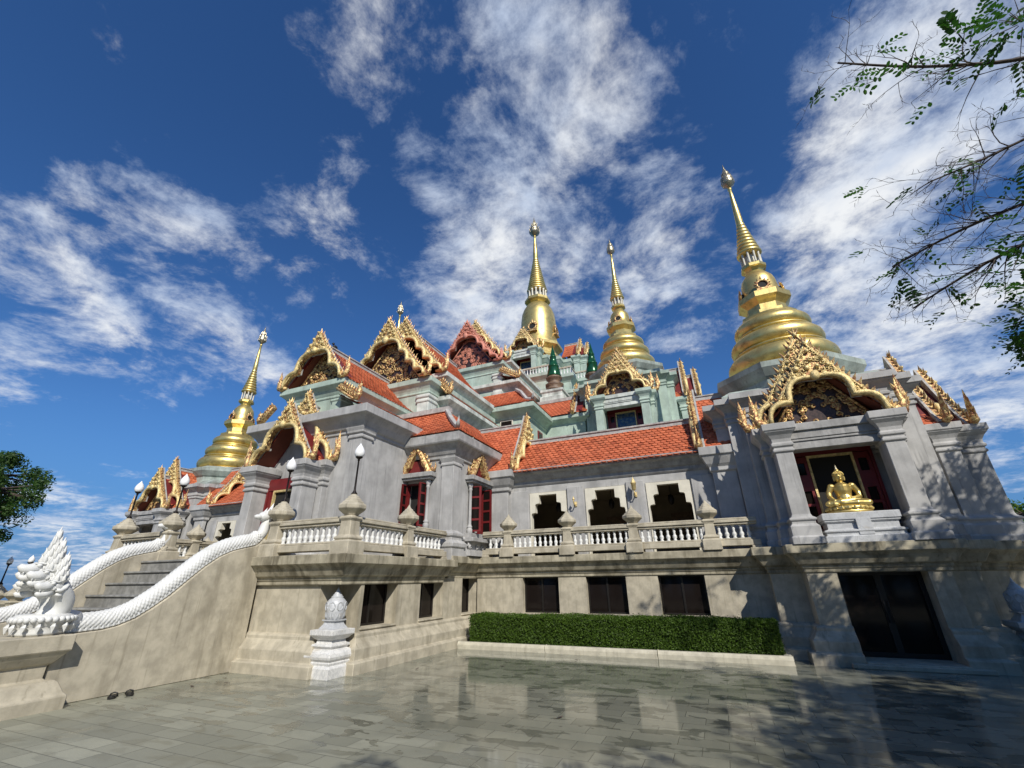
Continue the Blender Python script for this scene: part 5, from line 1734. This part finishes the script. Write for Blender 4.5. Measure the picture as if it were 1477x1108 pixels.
# ================================================================== hedge
hg = thing('hedge', 'long clipped green hedge along the foot of the gallery basement', 'hedge', (-2.8, 12.0, 0))
hx0, hx1, hy0, hy1, hz0, hz1 = -6.42, .86, 11.66, 12.42, .10, .76
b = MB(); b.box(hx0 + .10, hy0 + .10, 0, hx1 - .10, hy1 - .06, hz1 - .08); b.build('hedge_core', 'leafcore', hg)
rnd = random.Random(3)
b = MB()
for i in range(46000):
    u = rnd.random()
    # pick a face by area
    if u < .52: p = Vector((rnd.uniform(hx0, hx1), hy0, rnd.uniform(hz0, hz1))); nn = Vector((0, -1, 0))
    elif u < .90: p = Vector((rnd.uniform(hx0, hx1), rnd.uniform(hy0, hy1), hz1)); nn = Vector((0, 0, 1))
    elif u < .95: p = Vector((hx1, rnd.uniform(hy0, hy1), rnd.uniform(hz0, hz1))); nn = Vector((1, 0, 0))
    else: p = Vector((hx0, rnd.uniform(hy0, hy1), rnd.uniform(hz0, hz1))); nn = Vector((-1, 0, 0))
    wob = .014 * math.sin(p.x * 2.3 + p.z * 5) + .012 * math.sin(p.x * 7.7 + p.y * 6)
    p += nn * (wob + rnd.uniform(-.08, .015) + (rnd.uniform(0, .06) if rnd.random() < .02 else 0))
    # rounded edges
    ez = max(0, p.z - (hz1 - .10)); ey = max(0, (hy0 + .10) - p.y)
    if ez > 0 and ey > 0 and math.hypot(ez, ey) > .11: p.z -= .03; p.y += .03
    d = (nn + Vector((rnd.gauss(0, .7), rnd.gauss(0, .7), rnd.gauss(0, .7)))).normalized()
    s_ = d.orthogonal().normalized(); s_ = (s_ * math.cos(i) + d.cross(s_) * math.sin(i)).normalized()
    l = rnd.uniform(.016, .030); wdt = l * .45
    m_ = d.cross(s_)
    b.add([p - s_ * l, p + m_ * wdt + d * .006, p + s_ * l, p - m_ * wdt + d * .006], [(0, 1, 2, 3)])
b.build('hedge_leaves', 'hedge', hg)
kb = thing('planter_kerb', 'rounded pale stone kerb in front of the hedge', 'kerb', (-2.8, 11.46, 0))
b = MB()
segs = [(-6.60, -4.2), (-4.19, -1.6), (-1.59, .99)]
for (xa_, xb_) in segs:
    pr = [(11.36, 0), (11.36, .09), (11.375, .13), (11.41, .155), (11.50, .155), (11.55, .13), (11.57, .09), (11.57, 0)]
    vs = [(xa_, y, z) for y, z in pr] + [(xb_, y, z) for y, z in pr]
    n = len(pr)
    b.add(vs, [(i, i + 1, n + i + 1, n + i) for i in range(n - 1)] + [tuple(range(n)), tuple(reversed(range(n, 2 * n)))])
b.box(.84, 11.58, 0, .985, 12.62, .15)
b.build('kerb_stone', 'kerb', kb)
so_ = MB(); so_.box(-6.55, 11.56, 0, .85, 12.6, .06); so_.build('soil', 'bark', kb)

# ================================================================== altar and seated statue
al = thing('altar_plinth', 'grey moulded stone altar in the right tower porch', 'altar', (2.9, 12.03, ZT))
b = MB(); r = rect(2.20, 11.74, 3.58, 12.32)
b.ring(r, [(.04, ZT + .006), (.04, ZT + .13), (.0, ZT + .15), (.0, ZT + .20), (.03, ZT + .22), (.03, ZT + .25), (-.06, ZT + .28), (-.06, ZT + .40), (-.02, ZT + .43), (-.02, ZT + .46), (.0, ZT + .47), (.0, ZT + .60), (-.02, ZT + .61)])
b.build('moulded_block', 'marble_grey', al, .004)
b = MB(); b.box(2.78, 11.72, ZT + .155, 3.04, 11.775, ZT + .475); b.build('plaque', 'marble_grey', al)
sb_ = thing('seated_statue', 'golden seated meditating statue in the porch of the right tower', 'statue', (2.80, 12.06, ZT + .61))
b = MB(); cx_, cy_, cz_ = 2.80, 12.06, ZT + .61
def oval(prof, n=28, ex=1.0, ey=.72):
    vs = []; fs = []
    for (rr, zz) in prof:
        for i in range(n):
            a = 2 * math.pi * i / n
            vs.append((cx_ + rr * ex * math.cos(a), cy_ + rr * ey * math.sin(a), cz_ + zz))
    for j in range(len(prof) - 1):
        for i in range(n):
            fs.append((j * n + i, j * n + (i + 1) % n, (j + 1) * n + (i + 1) % n, (j + 1) * n + i))
    fs.append(tuple(range((len(prof) - 1) * n, len(prof) * n)))
    return vs, fs
b.add(*oval([(.40, 0), (.42, .02), (.42, .045), (.37, .06), (.40, .08), (.42, .11), (.40, .14), (.35, .155)]), True)
for i in range(22):
    a = 2 * math.pi * i / 22
    b.leafshape((cx_ + .40 * math.cos(a), cy_ + .29 * math.sin(a), cz_ + .065), (cx_ + .41 * math.cos(a), cy_ + .30 * math.sin(a), cz_ + .15), .11, .03)
b.build('lotus_base', 'gold', sb_)
def V(x, y, z): return (cx_ + x, cy_ + y, cz_ + z)
b = MB()
# crossed legs, trunk, arms, neck and head; fused into one skin by the remesh modifier
b.blob(V(0, .03, .23), (.26, .19, .09), 16, 10)
for sg in (-1, 1):
    b.tube([V(sg * .12, .04, .23), V(sg * .26, -.06, .22), V(sg * .36, -.14, .205)], [.10, .092, .075], 12)
    b.blob(V(sg * .36, -.14, .205), (.078, .075, .065), 10, 8)
b.tube([V(.36, -.14, .195), V(.14, -.23, .20), V(-.10, -.22, .20), V(-.22, -.18, .205)], [.07, .066, .055, .045], 12)
b.tube([V(-.36, -.14, .19), V(-.14, -.21, .235), V(.10, -.20, .26), V(.22, -.16, .265)], [.07, .064, .052, .042], 12)
b.tube([V(0, .05, .22), V(0, .05, .36), V(0, .035, .50), V(0, .03, .60), V(0, .04, .665)], [.165, .138, .165, .165, .09], 16)
b.blob(V(0, .0, .53), (.185, .105, .10), 14, 9)
b.blob(V(0, -.03, .33), (.135, .10, .10), 12, 8)
for sg in (-1, 1):
    b.blob(V(sg * .195, .04, .605), (.075, .07, .065), 10, 8)
# right arm over the knee, left arm resting in the lap
b.tube([V(-.20, .04, .61), V(-.275, .04, .46), V(-.285, -.02, .36), V(-.26, -.14, .29), V(-.245, -.215, .245)], [.066, .058, .052, .042, .036], 12)
b.tube([V(.20, .04, .61), V(.275, .05, .46), V(.27, .0, .35), V(.15, -.10, .315), V(.05, -.15, .31)], [.066, .058, .052, .042, .036], 12)
for i, ln_ in enumerate((.085, .10, .095, .075)):
    b.tube([V(-.275 + .021 * i, -.225, .235), V(-.28 + .022 * i, -.25, .20), V(-.28 + .022 * i, -.252, .235 - ln_)], [.014, .0125, .009], 6)
b.tube([V(-.215, -.20, .24), V(-.20, -.235, .225), V(-.195, -.25, .20)], [.014, .012, .009], 6)
for i, ln_ in enumerate((.11, .125, .12, .095)):
    b.tube([V(.05, -.175 + .022 * i, .305), V(.05 - ln_ * .6, -.18 + .022 * i, .30), V(.05 - ln_, -.178 + .022 * i, .306)], [.014, .0125, .009], 6)
b.tube([V(.06, -.175, .315), V(.02, -.19, .335), V(-.01, -.18, .335)], [.013, .012, .009], 6)
b.tube([V(0, .04, .64), V(0, .035, .72)], [.062, .056], 12)
b.blob(V(0, .02, .80), (.092, .105, .118), 16, 12)
b.blob(V(0, -.005, .765), (.072, .075, .07), 12, 8)
b.leafshape(V(0, -.075, .825), V(0, -.108, .785), .03, .02)
b.blob(V(0, -.098, .785), (.017, .018, .012), 8, 6)
for sg in (-1, 1):
    b.tube([V(sg * .093, .03, .83), V(sg * .102, .03, .79), V(sg * .098, .025, .72)], [.016, .018, .014], 6)
    b.tube([V(sg * .015, -.082, .832), V(sg * .04, -.085, .840), V(sg * .065, -.07, .832)], [.008, .009, .006], 5)
    b.blob(V(sg * .036, -.078, .815), (.019, .012, .009), 8, 5)
b.tube([V(-.028, -.088, .752), V(0, -.095, .749), V(.028, -.088, .752)], [.006, .010, .006], 6)
bo = b.build('body', 'gold', sb_)
rm = bo.modifiers.new('skin', 'REMESH'); rm.mode = 'VOXEL'; rm.voxel_size = .0075; rm.use_smooth_shade = True
sm_ = bo.modifiers.new('smooth', 'SMOOTH'); sm_.factor = .5; sm_.iterations = 3
b = MB()
b.blob(V(0, .025, .855), (.103, .112, .085), 16, 10)
for j in range(6):
    zz = .85 + j * .018
    rr = math.sqrt(max(0, 1 - ((zz - .855) / .085) ** 2))
    n = max(6, int(26 * rr))
    for i in range(n):
        a = 2 * math.pi * i / n + j * .3
        if math.sin(a) < -.55 and j == 0: continue
        b.blob(V(.103 * rr * math.cos(a), .025 + .112 * rr * math.sin(a), zz), .013, 5, 4)
b.blob(V(0, .03, .945), (.052, .052, .045), 12, 8)
b.build('hair', 'gold', sb_)
b = MB(); b.lathe([(.030, .97), (.036, .985), (.030, 1.0), (.022, 1.02), (.024, 1.03), (.010, 1.06), (.002, 1.10)], 10, V(0, .03, 0)); b.build('flame_finial', 'crystal', sb_)

# ================================================================== small things
def shoe(label, x, y, rz):
    t = thing('sandal', label, 'shoe', (x, y, 0), 'pair of black sandals on the paving')
    X = Matrix.Translation((x, y, .004)) @ Matrix.Rotation(rz, 4, 'Z')
    b = MB()
    out = [(.0, -.13), (.038, -.12), (.05, -.08), (.042, -.02), (.046, .05), (.052, .09), (.04, .125), (.0, .135), (-.036, .12), (-.046, .08), (-.04, .02), (-.04, -.05), (-.044, -.09), (-.034, -.12)]
    n = len(out)
    vs = [(p[0], p[1], 0) for p in out] + [(p[0] * 1.03, p[1] * 1.02, .022) for p in out]
    b.add([X @ Vector(v) for v in vs], [tuple(reversed(range(n))), tuple(range(n, 2 * n))] + [(i, (i + 1) % n, (i + 1) % n + n, i + n) for i in range(n)])
    b.build('sole', 'shoe', t)
    b = MB()
    for (y0, hh, w_) in ((.045, .062, .05), (.075, .055, .048)):
        b.tube([(-w_, y0, .012), (-w_ * .8, y0 + .005, hh * .8), (0, y0 + .01, hh), (w_ * .8, y0 + .005, hh * .8), (w_, y0, .012)], [.009] * 5, 6, True, X)
    b.tube([(-.045, -.07, .015), (-.035, -.11, .035), (0, -.125, .04), (.035, -.11, .035), (.045, -.07, .015)], .007, 6, True, X)
    b.build('strap', 'shoe', t)
shoe('left black sandal of the pair on the paving by the stair flank', -9.02, 4.95, .9)
shoe('right black sandal of the pair on the paving by the stair flank', -8.98, 5.16, 1.15)
bd = thing('bird', 'small black bird perched on the ridge of the entrance gable roof', 'bird', (XC, 9.75, 9.0))
b = MB(); b.blob((XC, 9.75, 9.10), (.06, .11, .07), 8, 6); b.blob((XC, 9.66, 9.19), .045, 8, 6); b.leafshape((XC, 9.62, 9.19), (XC, 9.56, 9.18), .02, .01); b.leafshape((XC, 9.83, 9.09), (XC, 10.0, 9.03), .05, .02)
b.tube([(XC - .02, 9.75, 9.05), (XC - .02, 9.75, 8.99)], .006, 4); b.tube([(XC + .02, 9.75, 9.05), (XC + .02, 9.75, 8.99)], .006, 4)
b.build('body', 'bird', bd)

# ================================================================== trees
def rv(rnd, s=1.0):
    return Vector((rnd.gauss(0, s), rnd.gauss(0, s), rnd.gauss(0, s)))

def leaf_spray(lm, p, d, rnd, n=9, l=.045, span=.22):
    """a stem of paired leaflets"""
    d = d.normalized(); s_ = d.cross(Vector((0, 0, 1)))
    if s_.length < .1: s_ = d.orthogonal()
    s_.normalize(); u = s_.cross(d)
    for i in range(n):
        t = span * (i // 2 + .5) / (n / 2)
        sg = 1 if i % 2 else -1
        dr = (s_ * sg * .85 + d * .5 + u * rnd.uniform(-.25, .15)).normalized()
        q = p + d * t - Vector((0, 0, .25 * t * t / span))
        up = (u + rv(rnd, .25)).normalized(); sd = dr.cross(up).normalized()
        ll = l * rnd.uniform(.75, 1.25); w = ll * .26
        lm.add([q, q + dr * ll * .4 + sd * w, q + dr * ll * .8 + sd * w * .8, q + dr * ll, q + dr * ll * .8 - sd * w * .8, q + dr * ll * .4 - sd * w], [(0, 1, 2, 3, 4, 5)])

def twig(bm_, lm, p, d, L, r, lvl, rnd, leafp, bend=.16, kids=5, droop=-.02):
    seg = max(4, int(L / .14)); pts = [p.copy()]; rad = [r]
    d = d.normalized(); curl = rv(rnd, bend)
    for i in range(seg):
        d = (d + curl * .35 + rv(rnd, bend * .55) + Vector((0, 0, droop))).normalized()
        p = p + d * (L / seg)
        pts.append(p.copy()); rad.append(r * (1 - .75 * (i + 1) / seg))
        if lvl > 0 and rnd.random() < kids / seg and i > 0:
            a = (d + rv(rnd, .62)).normalized()
            twig(bm_, lm, p.copy(), a, L * rnd.uniform(.28, .52), max(.0035, rad[-1] * .62), lvl - 1, rnd, leafp, bend * 1.25, kids, droop)
    bm_.tube(pts, rad, 5 if r > .02 else 4, True, cap=False)
    if rnd.random() < leafp:
        for k in range(rnd.choice((1, 2))):
            leaf_spray(lm, pts[-1 - k % 2], (d + rv(rnd, .6)), rnd, rnd.choice((8, 10, 12)), rnd.uniform(.06, .09), rnd.uniform(.24, .34))

def spline(pts, n=8):
    pts = [Vector(p) for p in pts]; out = []
    P_ = [pts[0]] + pts + [pts[-1]]
    for i in range(1, len(P_) - 2):
        for k in range(n):
            t = k / n
            a, b, c, d = P_[i - 1:i + 3]
            out.append(.5 * ((2 * b) + (c - a) * t + (2 * a - 5 * b + 4 * c - d) * t * t + (3 * b - a - 3 * c + d) * t ** 3))
    out.append(pts[-1])
    return out

rt = thing('overhanging_tree', 'sparse half bare tree reaching into the top right corner', 'tree', (10.6, 2.6, 0))
rnd = random.Random(21)
tb = MB(); tr = spline([(10.6, 2.6, -.1), (10.55, 2.7, 1.4), (10.4, 2.9, 2.8), (10.1, 3.1, 4.2)], 6)
tb.tube(tr, [.42 - .012 * i for i in range(len(tr))], 12); tb.build('trunk', 'bark', rt)
bb = MB(); lm = MB()
limbs = [  # path, base radius, leaf chance, side twigs
    ([(10.1, 3.1, 4.0), (8.6, 4.6, 5.4), (7.0, 5.9, 6.2), (5.3, 6.9, 6.35), (4.2, 7.2, 6.25), (3.35, 7.6, 6.1)], .045, .02, 54),
    ([(8.6, 4.6, 5.4), (7.2, 5.5, 5.7), (5.6, 6.9, 5.95), (4.4, 7.4, 5.75), (3.5, 7.9, 5.45)], .04, .04, 46),
    ([(10.1, 3.1, 4.1), (8.8, 4.2, 6.2), (7.0, 5.3, 7.4), (5.2, 5.9, 7.7), (4.0, 5.8, 8.0), (2.9, 5.6, 8.55)], .045, .03, 36),
    ([(7.0, 5.3, 7.4), (5.6, 6.2, 7.1), (4.6, 6.5, 6.9), (3.7, 6.6, 6.75)], .025, .03, 34),
    ([(8.0, 5.0, 5.6), (6.6, 6.9, 5.3), (5.6, 7.8, 5.3), (4.95, 8.1, 5.0)], .04, .8, 14),
]
for (path, r, lp, kids) in limbs:
    sp = spline(path, 8)
    n = len(sp); rad = [r * (1 - .86 * i / (n - 1)) + .006 for i in range(n)]
    bb.tube(sp, rad, 7, True)
    for k in range(kids):
        f = rnd.uniform(.34, .99); i = min(n - 2, int(f * (n - 1)))
        d = (sp[i + 1] - sp[i]).normalized()
        twig(bb, lm, sp[i].copy(), (d * .8 + rv(rnd, .55)), rnd.uniform(.35, 1.0) * (1.15 - .4 * f), max(.006, rad[i] * .5), 2, rnd, lp, .22, 4)
# full limbs behind and right of the camera: these throw the dappled shade
for (c_, n_) in (((8.4, 9.6, 7.6), 26), ((9.6, 10.6, 8.8), 24), ((10.6, 8.0, 8.8), 22), ((12.0, 11.5, 8.0), 20), ((9.2, 6.2, 8.2), 16), ((7.2, 2.6, 7.2), 22), ((6.6, .6, 6.6), 34), ((8.2, -.6, 6.8), 36), ((7.4, -1.8, 6.2), 34), ((7.6, 6.2, 6.7), 20), ((8.9, 6.0, 6.8), 22), ((8.3, 8.2, 7.2), 16), ((7.0, 1.8, 6.4), 26), ((9.0, .6, 6.4), 26), ((5.4, -1.6, 6.4), 22),
                 ((9.6, 1.2, 7.4), 20), ((7.2, -3.2, 6.9), 26), ((10.4, -2.4, 7.0), 24), ((11.8, 4.4, 8.0), 16), ((9.2, 3.6, 8.6), 14), ((3.4, -3.4, 6.6), 14)):
    c_ = Vector(c_)
    st_ = Vector((10.1, 3.1, 4.1))
    sp = spline([st_, (st_ + c_) / 2 + Vector((0, 0, .8)), c_], 6)
    bb.tube(sp, [.10 - .075 * i / (len(sp) - 1) for i in range(len(sp))], 6, True)
    for k in range(n_):
        i = rnd.randrange(len(sp) // 2, len(sp))
        d = rv(rnd, 1.0); d.z *= .4
        L = rnd.uniform(.6, 1.9)
        e = sp[i] + d.normalized() * L
        bb.tube([sp[i], (sp[i] + e) / 2 + Vector((0, 0, .15)), e], [.02, .012, .004], 4, True, cap=False)
        for q in range(26):
            t = rnd.uniform(.25, 1.05)
            p = sp[i] + (e - sp[i]) * t + rv(rnd, .20)
            leaf_spray(lm, p, rv(rnd, 1.0), rnd, 6, .11, .26)
# leafy sprigs on the near limbs
for (p_, n_, r_) in (((4.55, 5.35, 7.75), 26, .42), ((4.2, 5.6, 7.95), 12, .28), ((4.75, 7.35, 5.35), 26, .40), ((4.9, 7.9, 4.95), 22, .38), ((4.7, 6.4, 6.6), 9, .3), ((4.75, 6.9, 5.85), 10, .3)):
    for k in range(n_):
        d = rv(rnd).normalized(); q = Vector(p_) + d * r_ * rnd.random() ** .6
        bb.tube([Vector(p_) + d * .05, q], [.006, .003], 4, True, cap=False)
        leaf_spray(lm, q, d + Vector((0, 0, -.3)), rnd, 12, rnd.uniform(.055, .09), .30)
bb.build('branches', 'bark', rt)
lm.build('leaves', 'leaf', rt)

def crown_tree(label, base, crowns, mt, seed, leaf=.16, count=9000, trunk_r=.22, name='broadleaf_tree'):
    t = thing(name, label, 'tree', base)
    rnd = random.Random(seed)
    b0 = Vector(base)
    tb = MB(); bb = MB(); lm = MB()
    top = Vector(crowns[0][0])
    sp = spline([b0 - Vector((0, 0, .3)), b0 + (top - b0) * .4 + Vector((.2, .1, 0)), b0 + (top - b0) * .75], 6)
    tb.tube(sp, [trunk_r * (1 - .5 * i / (len(sp) - 1)) for i in range(len(sp))], 10); tb.build('trunk', 'bark', t)
    tot = sum(r ** 2 for _, r in crowns)
    for (c, r) in crowns:
        c = Vector(c)
        bb.tube([sp[-3], (sp[-3] + c) / 2 + Vector((0, 0, .3)), c], [trunk_r * .4, trunk_r * .25, .03], 6)
        clumps = []
        for k in range(22):
            d = rv(rnd).normalized(); clumps.append((c + d * r * rnd.uniform(.45, .98), r * rnd.uniform(.16, .32)))
            bb.tube([c, clumps[-1][0]], [.04, .01], 4, cap=False)
        for i in range(int(count * r ** 2 / tot)):
            q, rr = rnd.choice(clumps)
            d = rv(rnd); d = d.normalized() * (rr * rnd.random() ** .4)
            p = q + d
            n_ = (d.normalized() + rv(rnd, .6) + Vector((0, 0, .4))).normalized(); s_ = n_.orthogonal().normalized(); a = rnd.uniform(0, 6.28)
            s_ = s_ * math.cos(a) + n_.cross(s_) * math.sin(a); m_ = n_.cross(s_)
            l = leaf * rnd.uniform(.6, 1.3); w = l * .4
            lm.add([p - s_ * l * .5, p - m_ * w * .5, p + s_ * l * .5, p + m_ * w * .5], [(0, 1, 2, 3)])
    bb.build('branches', 'bark', t)
    lm.build('crown', mt, t)
    return t
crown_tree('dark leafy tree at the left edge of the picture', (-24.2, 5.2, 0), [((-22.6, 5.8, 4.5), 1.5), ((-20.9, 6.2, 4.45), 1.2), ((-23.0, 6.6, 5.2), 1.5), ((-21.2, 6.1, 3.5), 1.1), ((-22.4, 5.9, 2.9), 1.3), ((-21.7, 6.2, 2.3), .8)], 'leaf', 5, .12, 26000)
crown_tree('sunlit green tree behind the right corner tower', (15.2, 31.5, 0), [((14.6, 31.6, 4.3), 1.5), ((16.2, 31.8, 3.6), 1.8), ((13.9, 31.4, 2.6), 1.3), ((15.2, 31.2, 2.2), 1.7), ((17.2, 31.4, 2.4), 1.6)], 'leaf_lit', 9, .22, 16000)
lp_ = thing('garden_lamp', 'white globe lamp before the sunlit tree at the right edge', 'lamp post', (8.6, 19.4, 0))
b = MB(); b.lathe([(.09, 0), (.07, .1), (.04, .2), (.035, 3.0), (.06, 3.05)], 10, (8.6, 19.4, 0)); b.build('pole', 'iron', lp_)
b = MB(); b.blob((8.6, 19.4, 3.18), .16, 14, 10); b.build('globe', 'globe', lp_)

# ================================================================== woods added unseen behind the camera to cut sky fill light
rnd = random.Random(77)
wd = MB(); wt = MB()
for k in range(64):
    a = R_(-166 + 172 * k / 63) + rnd.uniform(-.02, .02)
    rr = rnd.uniform(23, 32)
    cx_, cy_ = 2 + rr * math.cos(a), 2 + rr * math.sin(a)
    if cx_ > 24: cx_ = 24 + rnd.uniform(-1, 1)
    hgt = rnd.uniform(8.5, 13.0)
    wt.tube([(cx_, cy_, -.3), (cx_ + .2, cy_, hgt * .5), (cx_, cy_ + .2, hgt * .8)], [.3, .2, .08], 6)
    for i in range(330):
        d = rv(rnd).normalized() * rnd.random() ** .35
        p = Vector((cx_, cy_, hgt * .55)) + Vector((d.x * 3.4, d.y * 3.4, d.z * hgt * .5))
        n_ = rv(rnd).normalized(); s_ = n_.orthogonal().normalized(); m_ = n_.cross(s_)
        l = rnd.uniform(.25, .6)
        wd.add([p - s_ * l, p - m_ * l * .5, p + s_ * l, p + m_ * l * .5], [(0, 1, 2, 3)])
wo_ = thing('sky_blocking_trees', 'dark green woods added out of view to cut sky fill', 'sky_blocking_trees', (2, -24, 0))
del wo_['label']; del wo_['category']; wo_['kind'] = 'stuff'
wd.build('foliage', 'leaf', wo_); wt.build('trunks', 'bark', wo_)

# ================================================================== fallen leaves on the paving
rnd = random.Random(12)
for (x, y) in ((-8.6, 5.9), (-8.3, 6.3), (-8.75, 6.6), (-5.9, 8.6), (-4.4, 9.4), (-3.2, 10.6), (-.4, 10.9), (-2.2, 6.4), (.6, 7.2)):
    t = thing('fallen_leaf', 'small dry leaf lying on the wet paving', 'leaf', (x, y, 0), 'dry leaves scattered on the paving')
    b = MB(); a = rnd.uniform(0, 6.28); X = Matrix.Translation((x, y, .006)) @ Matrix.Rotation(a, 4, 'Z')
    l = rnd.uniform(.035, .06)
    b.add([X @ Vector(v) for v in ((-l, 0, .004), (-l * .3, -l * .42, .012), (l * .5, -l * .3, .006), (l, 0, .016), (l * .5, l * .3, .010), (-l * .3, l * .42, .004))], [(0, 1, 2, 3, 4, 5)])
    b.tube([X @ Vector((-l * 1.5, 0, .004)), X @ Vector((-l, 0, .005))], .003, 4)
    b.build('blade', 'bark', t)

# slightly worn arrises on the plaster and stone
for o in bpy.data.objects:
    if o.type == 'MESH' and o.data.materials and o.data.materials[0] and not o.modifiers:
        if o.data.materials[0].name in ('tan_plaster', 'weathered_tan_stone', 'grey_plaster', 'grey_cornice', 'pale_green_plaster', 'pale_green_cornice', 'kerb_stone', 'stair_stone') and len(o.data.polygons) < 400:
            md = o.modifiers.new('worn_edge', 'BEVEL'); md.width = .011; md.segments = 1; md.limit_method = 'ANGLE'; md.angle_limit = R_(40)
